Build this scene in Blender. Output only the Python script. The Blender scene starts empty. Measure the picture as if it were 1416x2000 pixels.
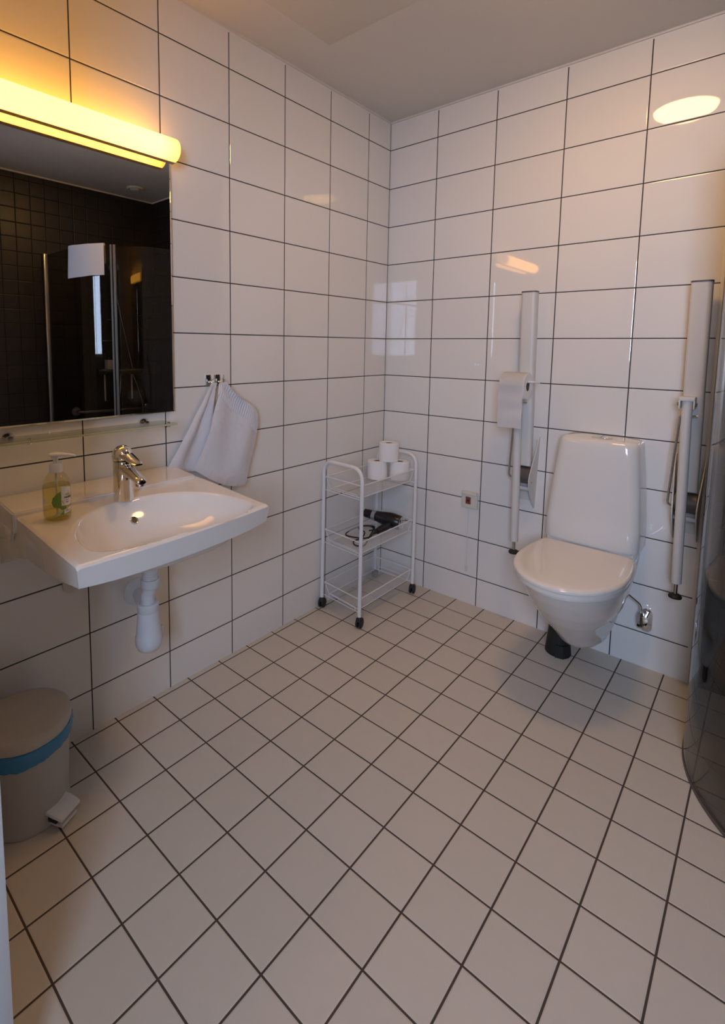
import bpy, bmesh, math, random
from mathutils import Vector, Matrix, noise
random.seed(7)
PI = math.pi
S = bpy.context.scene
COL = S.collection
V = Vector

# ------------------------------------------------------------------ camera
CX, CY, CZ = 1.62642, -2.40585, 1.3037
YAW, PITCH, ROLL = 0.73949, -0.10165, 0.00982
cam_d = bpy.data.cameras.new('camera')
cam = bpy.data.objects.new('camera', cam_d); COL.objects.link(cam)
sy, cy_, sp, cp = math.sin(YAW), math.cos(YAW), math.sin(PITCH), math.cos(PITCH)
fwd = V((-sy*cp, cy_*cp, sp)); rgt = V((cy_, sy, 0)); up = rgt.cross(fwd)
r2 = rgt*math.cos(ROLL) + up*math.sin(ROLL); u2 = -rgt*math.sin(ROLL) + up*math.cos(ROLL)
cam.matrix_world = Matrix(((r2.x, u2.x, -fwd.x, CX), (r2.y, u2.y, -fwd.y, CY), (r2.z, u2.z, -fwd.z, CZ), (0, 0, 0, 1)))
cam_d.sensor_fit = 'HORIZONTAL'; cam_d.sensor_width = 36
cam_d.lens = 1003.65/1416*36
cam_d.shift_x = 102.54/1416; cam_d.shift_y = -222.58/1416
cam_d.clip_start = 0.02
S.camera = cam
S.view_settings.view_transform = 'Standard'; S.view_settings.look = 'None'
S.view_settings.exposure = 0.0; S.view_settings.gamma = 1; S.view_settings.use_curve_mapping = False

# ------------------------------------------------------------------ daylight
W = bpy.data.worlds.new('World'); S.world = W; W.use_nodes = True
wn = W.node_tree; bg = wn.nodes['Background']
SKY_STRENGTH = 27.0
bg.inputs['Color'].default_value = (0.54, 0.69, 1.0, 1); bg.inputs['Strength'].default_value = SKY_STRENGTH
WIN = dict(x0=1.72, x1=2.46, z0=1.15, z1=2.16, y=-3.22)
pd = bpy.data.lights.new('window_portal', 'AREA'); pd.shape = 'RECTANGLE'
pd.size = WIN['x1']-WIN['x0']; pd.size_y = WIN['z1']-WIN['z0']
pd.cycles.is_portal = True
po = bpy.data.objects.new('window_portal', pd); COL.objects.link(po)
po.location = ((WIN['x0']+WIN['x1'])/2, WIN['y']-0.06, (WIN['z0']+WIN['z1'])/2)
po.rotation_euler = (PI/2, 0, 0)       # -Z of the lamp faces +y, into the house
LAMP_TUBE = 9.2
LAMP_DISC = 40.0

# ------------------------------------------------------------------ materials
def new_mat(name):
    m = bpy.data.materials.new(name); m.use_nodes = True
    nt = m.node_tree; return m, nt, nt.nodes['Principled BSDF']
def pm(name, col, rough=0.5, metal=0.0, spec=0.5, coat=0.0, trans=0.0, ior=1.5, bump=0.0, bscale=200.0, vary=0.0, emis=None, sheen=0.0):
    m, nt, b = new_mat(name)
    b.inputs['Base Color'].default_value = (*col, 1); b.inputs['Roughness'].default_value = rough
    b.inputs['Metallic'].default_value = metal; b.inputs['Specular IOR Level'].default_value = spec
    b.inputs['Coat Weight'].default_value = coat; b.inputs['Coat Roughness'].default_value = 0.03
    b.inputs['Transmission Weight'].default_value = trans; b.inputs['IOR'].default_value = ior
    b.inputs['Sheen Weight'].default_value = sheen
    if emis:
        b.inputs['Emission Color'].default_value = (*emis[0], 1); b.inputs['Emission Strength'].default_value = emis[1]
    tc = nt.nodes.new('ShaderNodeTexCoord'); nz = nt.nodes.new('ShaderNodeTexNoise')
    nz.inputs['Scale'].default_value = bscale; nt.links.new(tc.outputs['Object'], nz.inputs['Vector'])
    if bump:
        bp = nt.nodes.new('ShaderNodeBump'); bp.inputs['Strength'].default_value = bump; bp.inputs['Distance'].default_value = 0.002
        nt.links.new(nz.outputs['Fac'], bp.inputs['Height']); nt.links.new(bp.outputs['Normal'], b.inputs['Normal'])
    if vary:
        n2 = nt.nodes.new('ShaderNodeTexNoise'); n2.inputs['Scale'].default_value = 6; nt.links.new(tc.outputs['Object'], n2.inputs['Vector'])
        hs = nt.nodes.new('ShaderNodeMixRGB'); hs.blend_type = 'MULTIPLY'; hs.inputs['Fac'].default_value = vary
        hs.inputs['Color1'].default_value = (*col, 1); nt.links.new(n2.outputs['Fac'], hs.inputs['Color2'])
        nt.links.new(hs.outputs['Color'], b.inputs['Base Color'])
    return m

def tile_mat(name, ua, va, su, sv, uo, vo, gw, col, gcol, rough, extra_u=None, bump=0.5, tvar=0.03, tex=0.0, vmax=None, spec=0.5, wav=0.02):
    """tile grid on two world axes (0,1,2) with grout lines gw wide, slightly pillowed tile edges"""
    m, nt, b = new_mat(name); N = nt.nodes.new; L = nt.links.new
    geo = N('ShaderNodeNewGeometry'); sx = N('ShaderNodeSeparateXYZ'); L(geo.outputs['Position'], sx.inputs[0])
    def mt(op, a, c=None, d=None):
        n = N('ShaderNodeMath'); n.operation = op
        for i, q in enumerate((a, c, d)):
            if q is None: continue
            if isinstance(q, (int, float)): n.inputs[i].default_value = q
            else: L(q, n.inputs[i])
        return n.outputs[0]
    def axis(ax, s, o):
        t = mt('DIVIDE', mt('SUBTRACT', sx.outputs[ax], o), s)
        f = mt('FRACT', t)
        return mt('MULTIPLY', mt('MINIMUM', f, mt('SUBTRACT', 1.0, f)), s), mt('FLOOR', t)
    du, iu = axis(ua, su, uo); dv, iv = axis(va, sv, vo)
    if vmax: du = mt('ADD', du, mt('MULTIPLY', mt('GREATER_THAN', sx.outputs[2], vmax), 1.0))
    if extra_u is not None: du = mt('MINIMUM', du, mt('ABSOLUTE', mt('SUBTRACT', sx.outputs[ua], extra_u)))
    d = mt('MINIMUM', du, dv)
    def mapr(v, a, c):
        n = N('ShaderNodeMapRange'); n.interpolation_type = 'SMOOTHSTEP'
        L(v, n.inputs['Value']); n.inputs['From Min'].default_value = a; n.inputs['From Max'].default_value = c
        return n.outputs['Result']
    mask = mapr(d, gw/2-0.0005, gw/2+0.0005)
    cmb = N('ShaderNodeCombineXYZ'); L(iu, cmb.inputs[0]); L(iv, cmb.inputs[1])
    wnz = N('ShaderNodeTexWhiteNoise'); wnz.noise_dimensions = '2D'; L(cmb.outputs[0], wnz.inputs['Vector'])
    val = mt('ADD', mt('MULTIPLY', wnz.outputs['Value'], tvar), 1.0-tvar)
    if tex:
        n1 = N('ShaderNodeTexNoise'); n1.inputs['Scale'].default_value = 26; n1.inputs['Detail'].default_value = 6; L(geo.outputs['Position'], n1.inputs['Vector'])
        val = mt('MULTIPLY', val, mt('ADD', mt('MULTIPLY', n1.outputs['Fac'], 2*tex), 1.0-tex))
    tc = N('ShaderNodeVectorMath'); tc.operation = 'SCALE'; tc.inputs[0].default_value = col; L(val, tc.inputs['Scale'])
    mx = N('ShaderNodeMixRGB'); mx.inputs['Color1'].default_value = (*gcol, 1); L(mask, mx.inputs['Fac']); L(tc.outputs[0], mx.inputs['Color2'])
    L(mx.outputs[0], b.inputs['Base Color'])
    rg = mt('ADD', mt('MULTIPLY', mask, rough-0.8), 0.8); L(rg, b.inputs['Roughness'])
    b.inputs['Specular IOR Level'].default_value = spec
    nz = N('ShaderNodeTexNoise'); nz.inputs['Scale'].default_value = 5; L(geo.outputs['Position'], nz.inputs['Vector'])
    h = mt('ADD', mapr(d, gw/2-0.001, gw/2+0.0035), mt('MULTIPLY', nz.outputs['Fac'], wav))
    if tex:
        h = mt('ADD', h, mt('MULTIPLY', n1.outputs['Fac'], 0.5))
    bp = N('ShaderNodeBump'); bp.inputs['Strength'].default_value = bump; bp.inputs['Distance'].default_value = 0.0014
    L(h, bp.inputs['Height']); L(bp.outputs['Normal'], b.inputs['Normal'])
    return m

def thin_glass(name, tint, rough=0.0, f0=0.04):
    m = bpy.data.materials.new(name); m.use_nodes = True; nt = m.node_tree; nt.nodes.clear(); N = nt.nodes.new; L = nt.links.new
    o = N('ShaderNodeOutputMaterial'); mix = N('ShaderNodeMixShader'); tr = N('ShaderNodeBsdfTransparent'); gl = N('ShaderNodeBsdfGlossy')
    tr.inputs['Color'].default_value = (*tint, 1); gl.inputs['Roughness'].default_value = rough
    lw = N('ShaderNodeLayerWeight'); lw.inputs['Blend'].default_value = 0.5
    p = N('ShaderNodeMath'); p.operation = 'POWER'; p.inputs[1].default_value = 5; L(lw.outputs['Facing'], p.inputs[0])
    a = N('ShaderNodeMath'); a.operation = 'MULTIPLY_ADD'; a.inputs[1].default_value = 1-f0; a.inputs[2].default_value = f0; L(p.outputs[0], a.inputs[0])
    L(a.outputs[0], mix.inputs[0]); L(tr.outputs[0], mix.inputs[1]); L(gl.outputs[0], mix.inputs[2]); L(mix.outputs[0], o.inputs[0])
    return m

GROUT = (0.018, 0.016, 0.016)
WHITE_T = (0.81, 0.78, 0.735)
M = {}
M['tile_left'] = tile_mat('white_tile_left', 1, 2, 0.3, 0.2, -0.1968, 0.1451, 0.0042, WHITE_T, GROUT, 0.035, spec=0.72, extra_u=-0.0025, vmax=2.474)
M['tile_right'] = tile_mat('white_tile_right', 0, 2, 0.3, 0.2, 0.2795, 0.1451, 0.0042, WHITE_T, GROUT, 0.035, spec=0.72, vmax=2.474)
M['tile_floor'] = tile_mat('beige_floor_tile', 0, 1, 0.15, 0.15, 0.1748, -0.8705, 0.0048, (0.61, 0.55, 0.465), (0.065, 0.045, 0.032), 0.42, bump=0.55, tvar=0.05, tex=0.03)
M['tile_dark_x'] = tile_mat('dark_tile_side', 1, 2, 0.1, 0.1, -0.071, 0.041, 0.004, (0.020, 0.015, 0.014), (0.007, 0.005, 0.005), 0.38, bump=0.6, tvar=0.35, tex=0.25)
M['tile_dark_y'] = tile_mat('dark_tile_back', 0, 2, 0.1, 0.1, 0.03, 0.041, 0.004, (0.020, 0.015, 0.014), (0.007, 0.005, 0.005), 0.38, bump=0.6, tvar=0.35, tex=0.25)
M['ceiling'] = pm('ceiling_paint', (0.70, 0.66, 0.59), 0.7, bump=0.15, bscale=400)
M['paint'] = pm('wall_paint', (0.62, 0.60, 0.56), 0.7, bump=0.1, bscale=300)
M['door_white'] = pm('door_frame_paint', (0.75, 0.76, 0.76), 0.35, bump=0.05)
M['hallpaint'] = pm('hall_wall_paint', (0.24, 0.19, 0.14), 0.7, bump=0.1, bscale=300)
M['wood'] = pm('hall_floor_wood', (0.25, 0.16, 0.09), 0.45, vary=0.5)
M['ceramic'] = pm('white_ceramic', (0.77, 0.745, 0.70), 0.08, coat=0.25)
M['seat'] = pm('white_seat_plastic', (0.82, 0.77, 0.70), 0.09, coat=0.3)
M['plastic'] = pm('white_plastic', (0.74, 0.75, 0.76), 0.3, bump=0.03)
M['offwhite'] = pm('offwhite_powder_coat', (0.66, 0.64, 0.60), 0.42, bump=0.08, bscale=600)
M['cream'] = pm('cream_plastic', (0.70, 0.66, 0.56), 0.35)
M['chrome'] = pm('chrome', (0.80, 0.79, 0.77), 0.06, metal=1)
M['steel'] = pm('brushed_steel', (0.55, 0.54, 0.52), 0.25, metal=1)
M['darksteel'] = pm('dark_steel', (0.09, 0.085, 0.08), 0.35, metal=0.6)
M['greyplastic'] = pm('dark_grey_plastic', (0.11, 0.09, 0.08), 0.45)
M['black'] = pm('black_plastic', (0.008, 0.008, 0.009), 0.3)
M['rubber'] = pm('black_rubber', (0.012, 0.012, 0.012), 0.6)
M['mirror'] = pm('mirror_silver', (0.60, 0.585, 0.56), 0.0, metal=1)
M['mirror_back'] = pm('mirror_backing', (0.10, 0.10, 0.10), 0.6)
M['glass'] = thin_glass('grey_tinted_glass', (0.70, 0.69, 0.67))
M['shelfglass'] = thin_glass('green_edged_glass', (0.90, 0.93, 0.84))
M['shelfedge'] = pm('glass_edge_green', (0.62, 0.66, 0.44), 0.15, trans=0.35)
M['alu'] = pm('anodised_aluminium', (0.62, 0.62, 0.60), 0.28, metal=1)
M['towel'] = pm('white_terry', (0.78, 0.77, 0.80), 0.95, bump=1.0, bscale=900, sheen=0.4)
M['paper'] = pm('toilet_paper', (0.86, 0.85, 0.83), 0.9, bump=0.35, bscale=350)
M['card'] = pm('cardboard_core', (0.10, 0.07, 0.05), 0.9)
M['whitewire'] = pm('white_coated_metal', (0.78, 0.78, 0.78), 0.3)
M['binplastic'] = pm('grey_bin_plastic', (0.50, 0.47, 0.43), 0.45, bump=0.15, bscale=500)
M['binlid'] = pm('beige_bin_lid', (0.58, 0.52, 0.43), 0.5, bump=0.2, bscale=500)
M['bag'] = pm('blue_bin_bag', (0.035, 0.24, 0.46), 0.25, bump=0.6, bscale=60, spec=0.6)
M['soapclear'] = thin_glass('clear_bottle', (0.93, 0.90, 0.74))
M['soapliquid'] = thin_glass('yellow_soap', (0.94, 0.92, 0.72), f0=0.02)
M['leaf'] = pm('leaf_print', (0.22, 0.36, 0.05), 0.4, vary=0.5)
M['leaflight'] = pm('pale_leaf_print', (0.42, 0.52, 0.26), 0.4)
M['labelwhite'] = pm('label_white', (0.72, 0.72, 0.70), 0.4)
M['ink'] = pm('label_ink', (0.02, 0.02, 0.02), 0.5)
M['redwin'] = pm('red_lens', (0.20, 0.055, 0.05), 0.25)
M['silverprint'] = pm('silver_band', (0.55, 0.57, 0.60), 0.25, metal=0.8)
M['tube'] = pm('lit_tube_diffuser', (0.8, 0.7, 0.5), 0.3, emis=((1.0, 0.43, 0.05), LAMP_TUBE))
M['trimbrown'] = pm('lamp_trim', (0.45, 0.33, 0.20), 0.5)
_nt = M['tube'].node_tree; _b = _nt.nodes['Principled BSDF']; _g = _nt.nodes.new('ShaderNodeNewGeometry'); _s = _nt.nodes.new('ShaderNodeSeparateXYZ'); _m = _nt.nodes.new('ShaderNodeMapRange')
_m.interpolation_type = 'SMOOTHSTEP'; _m.inputs['From Min'].default_value = -1.365; _m.inputs['From Max'].default_value = -1.47; _m.inputs['To Min'].default_value = LAMP_TUBE*0.22; _m.inputs['To Max'].default_value = LAMP_TUBE
_nt.links.new(_g.outputs['Position'], _s.inputs[0]); _nt.links.new(_s.outputs[1], _m.inputs['Value']); _nt.links.new(_m.outputs['Result'], _b.inputs['Emission Strength'])
M['disc'] = pm('lit_ceiling_diffuser', (0.8, 0.75, 0.65), 0.3, emis=((1.0, 0.55, 0.17), LAMP_DISC))
M['ventwhite'] = pm('vent_plastic', (0.72, 0.70, 0.66), 0.4)
M['hose'] = pm('shower_hose', (0.62, 0.62, 0.62), 0.2, metal=0.9)

# ------------------------------------------------------------------ helpers
def tag(o, label=None, cat=None, group=None, kind=None):
    if label: o['label'] = label
    if cat: o['category'] = cat
    if group: o['group'] = group
    if kind: o['kind'] = kind
    return o
def wloc(o):
    l = V((0, 0, 0))
    while o: l += V(o.location); o = o.parent
    return l
def empty(name, loc, label, cat, group=None):
    o = bpy.data.objects.new(name, None); COL.objects.link(o); o.location = loc; o.empty_display_size = 0.05
    return tag(o, label, cat, group)
def obj(name, bm, mat, parent=None, smooth=True, origin=None, angle=40):
    """link bm (world coordinates) as one mesh object"""
    if origin is None: origin = wloc(parent) if parent else V((0, 0, 0))
    origin = V(origin)
    bmesh.ops.recalc_face_normals(bm, faces=bm.faces)
    bm.transform(Matrix.Translation(-origin))
    if smooth:
        for f in bm.faces: f.smooth = True
        for e in bm.edges:
            if len(e.link_faces) == 2 and e.calc_face_angle(0) > math.radians(angle): e.smooth = False
    me = bpy.data.meshes.new(name); bm.to_mesh(me); bm.free()
    if isinstance(mat, (list, tuple)):
        for q in mat: me.materials.append(M[q])
    else: me.materials.append(M[mat])
    o = bpy.data.objects.new(name, me); COL.objects.link(o)
    if parent: o.parent = parent; o.location = origin - wloc(parent)
    else: o.location = origin
    return o
def NB(): return bmesh.new()
def box(bm, lo, hi, bevel=0.0, seg=2, mat=0):
    lo, hi = V(lo), V(hi)
    g = bmesh.ops.create_cube(bm, size=1.0)
    vs = g['verts']
    for v in vs: v.co = V([(lo[i]+hi[i])/2 + v.co[i]*(hi[i]-lo[i]) for i in range(3)])
    fs = set(f for v in vs for f in v.link_faces)
    for f in fs: f.material_index = mat
    if bevel:
        es = list(set(e for v in vs for e in v.link_edges))
        bmesh.ops.bevel(bm, geom=es, offset=bevel, segments=seg, affect='EDGES', profile=0.5)
    return vs
def loft(bm, rings, cap0=True, cap1=True, mat=0, closed=True):
    vr = [[bm.verts.new(p) for p in r] for r in rings]
    n = len(vr[0])
    for a, b in zip(vr, vr[1:]):
        for i in range(n if closed else n-1):
            f = bm.faces.new((a[i], a[(i+1) % n], b[(i+1) % n], b[i])); f.material_index = mat
    if closed and cap0: bm.faces.new(vr[0][::-1]).material_index = mat
    if closed and cap1: bm.faces.new(vr[-1]).material_index = mat
    return vr
def frame(d):
    d = V(d).normalized(); a = V((0, 0, 1)) if abs(d.z) < 0.9 else V((1, 0, 0))
    x = a.cross(d).normalized(); return x, d.cross(x)
def cyl(bm, p0, p1, r0, r1=None, n=24, mat=0, caps=True):
    if r1 is None: r1 = r0
    p0, p1 = V(p0), V(p1); x, y = frame(p1-p0)
    rings = [[p + (x*math.cos(2*PI*i/n) + y*math.sin(2*PI*i/n))*r for i in range(n)] for p, r in ((p0, r0), (p1, r1))]
    loft(bm, rings, caps, caps, mat)
def lathe(bm, prof, p0, d=(0, 0, 1), n=32, mat=0, cap0=True, cap1=True, sx=1.0, sy=1.0):
    """prof: list of (radius, distance along d)"""
    p0, d = V(p0), V(d).normalized(); x, y = frame(d)
    rings = [[p0 + d*h + (x*math.cos(2*PI*i/n)*sx + y*math.sin(2*PI*i/n)*sy)*max(r, 1e-5) for i in range(n)] for r, h in prof]
    loft(bm, rings, cap0, cap1, mat)
def smooth_path(pts, k=6, closed=False):
    pts = [V(p) for p in pts]; out = []; n = len(pts)
    for i in range(n if closed else n-1):
        if closed: p = [pts[(i+j-1) % n] for j in range(4)]
        else: p = [pts[max(0, min(n-1, i+j-1))] for j in range(4)]
        for s in range(k):
            t = s/k
            out.append(0.5*((2*p[1]) + (-p[0]+p[2])*t + (2*p[0]-5*p[1]+4*p[2]-p[3])*t*t + (-p[0]+3*p[1]-3*p[2]+p[3])*t**3))
    if not closed: out.append(pts[-1])
    return out
def fillet(pts, r, k=5):
    """round the inner corners of a polyline"""
    pts = [V(p) for p in pts]; out = [pts[0]]
    for a, b, c in zip(pts, pts[1:], pts[2:]):
        u = (a-b); w = (c-b); q = min(r, u.length*0.49, w.length*0.49); p0 = b+u.normalized()*q; p1 = b+w.normalized()*q
        for i in range(k+1):
            t = i/k; out.append(p0*(1-t)**2 + b*2*t*(1-t) + p1*t*t)
    out.append(pts[-1]); return out
def tube(bm, pts, r, n=10, mat=0, closed=False, rf=None, flat=1.0):
    pts = [V(p) for p in pts]; N_ = len(pts); rings = []; x = None
    for i, p in enumerate(pts):
        if closed: t = (pts[(i+1) % N_]-pts[i-1])
        else: t = pts[min(i+1, N_-1)]-pts[max(i-1, 0)]
        if t.length < 1e-9: t = V((0, 0, 1))
        t.normalize()
        if x is None: x, y = frame(t)
        else:
            x = (x - t*x.dot(t)).normalized(); y = t.cross(x)
        rr = r if rf is None else rf(i/(N_-1))
        rings.append([p + (x*math.cos(2*PI*j/n) + y*math.sin(2*PI*j/n)*flat)*rr for j in range(n)])
    if closed: rings.append(rings[0]); loft(bm, rings, False, False, mat); bmesh.ops.remove_doubles(bm, verts=bm.verts, dist=1e-6)
    else: loft(bm, rings, True, True, mat)
def grid(bm, f, nu, nv, mat=0, flip=False):
    vs = [[bm.verts.new(f(i/nu, j/nv)) for j in range(nv+1)] for i in range(nu+1)]
    for i in range(nu):
        for j in range(nv):
            q = (vs[i][j], vs[i+1][j], vs[i+1][j+1], vs[i][j+1])
            bm.faces.new(q[::-1] if flip else q).material_index = mat
    return vs
def sm(a, b, x):
    t = max(0.0, min(1.0, (x-a)/(b-a))); return t*t*(3-2*t)
def lerp(a, b, t): return a+(b-a)*t
def interp(tab, x):
    if x <= tab[0][0]: return tab[0][1]
    for (a, p), (b, q) in zip(tab, tab[1:]):
        if x <= b: return p+(q-p)*(x-a)/(b-a)
    return tab[-1][1]
def copy_thing(root, loc, label=None, group=None):
    r = root.copy(); COL.objects.link(r); r.location = loc
    if label: r['label'] = label
    if group: r['group'] = group
    for ch in list(root.children):
        c = ch.copy(); COL.objects.link(c); c.parent = r
        for g in ch.children:
            d = g.copy(); COL.objects.link(d); d.parent = c
    return r
def struct(name, lo, hi, mat, bevel=0):
    bm = NB(); box(bm, lo, hi, bevel); o = obj(name, bm, mat, smooth=bool(bevel), origin=[(a+b)/2 for a, b in zip(lo, hi)]); o['kind'] = 'structure'; return o
def multi_struct(name, boxes, mat, origin, bevel=0):
    bm = NB()
    for lo, hi in boxes: box(bm, lo, hi, bevel)
    o = obj(name, bm, mat, smooth=bool(bevel), origin=origin); o['kind'] = 'structure'; return o

# ------------------------------------------------------------------ room shell
XR, YB, ZC = 2.43, -2.18, 2.488
struct('floor', (-0.1, -2.23, -0.1), (XR+0.1, 0.1, 0.0), 'tile_floor')
struct('floor_hall', (-0.1, -3.3, -0.1), (XR+0.6, -2.23, 0.0), 'wood')
struct('wall_left', (-0.1, YB-0.1, 0), (0, 0.1, ZC), 'tile_left')
struct('wall_right', (0, 0, 0), (1.4505, 0.1, ZC), 'tile_right')
struct('wall_shower_back', (1.4505, 0, 0), (XR, 0.1, ZC), 'tile_dark_y')
struct('wall_shower_side', (XR, -1.62, 0), (XR+0.1, 0.1, ZC), 'tile_dark_x')
struct('wall_side', (XR, YB-0.1, 0), (XR+0.1, -1.62, ZC), 'paint')
DX0, DX1, DZ = 0.765, 2.08, 2.06
multi_struct('wall_rear', [((0, YB-0.1, 0), (DX0-0.03, YB, ZC)), ((DX1+0.03, YB-0.1, 0), (XR, YB, ZC)), ((DX0-0.03, YB-0.1, DZ+0.03), (DX1+0.03, YB, ZC))], 'paint', (1.2, YB-0.05, 1.2))
# door frame: a casing board on the bathroom side, a narrow gap, then the deeper jamb
multi_struct('door_1', [((DX0-0.05, YB-0.028, 0), (DX0, YB+0.0, DZ)), ((DX0-0.03, YB-0.1, 0), (DX0-0.004, YB-0.031, DZ)),
                        ((DX1, YB-0.1, 0), (DX1+0.03, YB, DZ)), ((DX0-0.03, YB-0.1, DZ), (DX1+0.03, YB, DZ+0.03))], 'door_white', (1.2, YB-0.05, 0), bevel=0.0015)
struct('ceiling', (-0.1, -3.3, ZC), (XR+0.6, 0.1, ZC+0.1), 'ceiling')
struct('wall_hall_left', (-0.1, -3.3, 0), (0, YB-0.1, ZC), 'hallpaint')
struct('wall_hall_right', (XR+0.5, -3.3, 0), (XR+0.6, YB-0.1, ZC), 'hallpaint')
struct('wall_hall_near', (XR, YB-0.1, 0), (XR+0.5, YB, ZC), 'hallpaint')
wx0, wx1, wz0, wz1, wy = WIN['x0'], WIN['x1'], WIN['z0'], WIN['z1'], WIN['y']
multi_struct('wall_hall_window', [((-0.1, wy-0.1, 0), (wx0, wy, ZC)), ((wx1, wy-0.1, 0), (XR+0.6, wy, ZC)), ((wx0, wy-0.1, 0), (wx1, wy, wz0)), ((wx0, wy-0.1, wz1), (wx1, wy, ZC))], 'hallpaint', (1.3, wy-0.05, 1.2))
fr = 0.04
multi_struct('window_1', [((wx0, wy-0.05, wz0), (wx0+fr, wy-0.01, wz1)), ((wx1-fr, wy-0.05, wz0), (wx1, wy-0.01, wz1)), ((wx0, wy-0.05, wz0), (wx1, wy-0.01, wz0+fr)), ((wx0, wy-0.05, wz1-fr), (wx1, wy-0.01, wz1)),
                          ((2.14, wy-0.05, wz0), (2.165, wy-0.01, wz1))], 'door_white', ((wx0+wx1)/2, wy-0.03, wz0), bevel=0.003)
# thin white bead between ceiling and tiles, the faint outline of a ceiling board
multi_struct('trim_1', [((0, YB, ZC-0.008), (0.006, 0, ZC)), ((0.006, -0.006, ZC-0.008), (1.4505, 0, ZC)), ((1.4505, -0.008, ZC-0.010), (XR, 0, ZC)), ((XR-0.008, YB, ZC-0.010), (XR, -0.008, ZC))], 'ceiling', (1.2, -0.5, ZC))
multi_struct('trim_2', [((0.215, -1.9, ZC-0.0022), (1.0, -0.765, ZC))], 'ceiling', (0.6, -1.3, ZC), bevel=0.001)
struct('trim_3', (1.4445, -0.006, 0), (1.4555, 0.0, 2.2), 'door_white', 0.002)

# ------------------------------------------------------------------ lamps
# tube fixture above the mirror
YL0, YL1 = -2.05, -1.372
t = empty('mirror_lamp', (0.0, -1.71, 1.951), 'glowing warm white tube lamp mounted on the tiles above the mirror', 'lamp')
bm = NB(); cx_, cz_, rr_ = 0.062, 1.951, 0.0385
prof = []
for k in range(9): a = k/8*PI/2; prof.append((rr_*math.sin(a)*1.0 if k else 0.0, 0.014*(1-math.cos(a))))
L_ = YL1-YL0
full = prof + [(rr_, L_*0.5)] + [(r, L_-h) for r, h in prof[::-1]]
lathe(bm, full, (cx_, YL0, cz_), (0, 1, 0), n=40, cap0=False, cap1=False)
bmesh.ops.remove_doubles(bm, verts=bm.verts, dist=1e-4)
obj('diffuser', bm, 'tube', t, angle=60)
bm = NB(); box(bm, (0.050, YL0+0.004, 1.9105), (0.072, YL1-0.012, 1.9125), 0.001); obj('bottom_trim', bm, 'trimbrown', t)
bm = NB(); box(bm, (0, YL0+0.03, 1.928), (0.026, YL1-0.03, 1.974), 0.004); o = obj('wall_base', bm, 'plastic', t)
bm = NB(); box(bm, (0.004, YL1+0.001, 1.962), (0.03, YL1+0.012, 1.972), 0.002); obj('end_clip', bm, 'plastic', t)
# round ceiling lamp
t = empty('ceiling_lamp', (1.19, -0.775, ZC), 'round warm ceiling lamp, seen only as a glow reflected in the wall tiles', 'lamp')
bm = NB(); lathe(bm, [(0.0, 0.062), (0.05, 0.060), (0.095, 0.050), (0.125, 0.030), (0.132, 0.014), (0.130, 0.012)], (1.19, -0.775, ZC), (0, 0, -1), n=40, cap0=False)
bmesh.ops.remove_doubles(bm, verts=bm.verts, dist=1e-4); obj('diffuser', bm, 'disc', t)
bm = NB(); lathe(bm, [(0.137, 0.0), (0.140, 0.012), (0.136, 0.016), (0.12, 0.016)], (1.19, -0.775, ZC), (0, 0, -1), n=40); obj('rim', bm, 'plastic', t)
# ceiling vent above the shower
t = empty('ceiling_vent', (2.16, -0.31, ZC), 'round white air vent in the ceiling above the shower, seen in the mirror', 'vent')
bm = NB(); lathe(bm, [(0.062, 0.0), (0.064, 0.006), (0.052, 0.012), (0.046, 0.004)], (2.16, -0.31, ZC), (0, 0, -1), n=36); obj('ring', bm, 'ventwhite', t)
bm = NB(); lathe(bm, [(0.0, 0.016), (0.03, 0.018), (0.038, 0.014), (0.036, 0.010)], (2.16, -0.31, ZC), (0, 0, -1), n=36, cap0=False); obj('valve_disc', bm, 'ventwhite', t)

# ------------------------------------------------------------------ mirror, shelf, hooks
t = empty('wall_mirror', (0.0, -1.71, 1.063), 'frameless rectangular wall mirror under the glowing tube lamp', 'mirror')
bm = NB(); box(bm, (0.001, -2.052, 1.066), (0.012, -1.375, 1.926)); obj('backing', bm, 'mirror_back', t, smooth=False)
bm = NB(); vs = box(bm, (0.012, -2.055, 1.063), (0.020, -1.372, 1.929))
front = [f for f in bm.faces if all(v.co.x > 0.019 for v in f.verts)]
r_ = bmesh.ops.inset_region(bm, faces=front, thickness=0.007, depth=0.0)
for f in r_['faces']:
    pass
for v in bm.verts:
    if v.co.x > 0.019 and (abs(v.co.y+2.055) < 1e-4 or abs(v.co.y+1.372) < 1e-4 or abs(v.co.z-1.063) < 1e-4 or abs(v.co.z-1.929) < 1e-4): v.co.x = 0.0188
obj('mirror_glass', bm, 'mirror', t, smooth=False)

t = empty('glass_shelf', (0.0, -1.70, 1.03), 'narrow clear glass shelf on the wall just below the mirror', 'shelf')
SZ = 1.033
bm = NB(); box(bm, (0.022, -2.03, SZ-0.003), (0.119, -1.426, SZ+0.003)); obj('shelf_plate', bm, 'shelfglass', t, smooth=False)
bm = NB(); box(bm, (0.119, -2.03, SZ-0.003), (0.1225, -1.426, SZ+0.003), 0.0012); obj('front_edge', bm, 'shelfedge', t, smooth=False)
for y in (-1.487, -1.915):
    bm = NB(); lathe(bm, [(0.017, 0), (0.019, 0.004), (0.017, 0.012), (0.010, 0.018), (0.008, 0.03)], (0.0, y, SZ), (1, 0, 0), n=28, sx=1.0, sy=0.75)
    obj('bracket', bm, 'chrome', t)
for y in (-1.452, -1.892):
    bm = NB(); lathe(bm, [(0.0, -0.010), (0.005, -0.009), (0.006, -0.003), (0.0025, -0.003), (0.0025, 0.0032), (0.005, 0.0035), (0.005, 0.007), (0, 0.008)], (0.108, y, SZ), (0, 0, 1), n=16, cap0=False, cap1=False)
    obj('stop_knob', bm, 'chrome', t)
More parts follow.
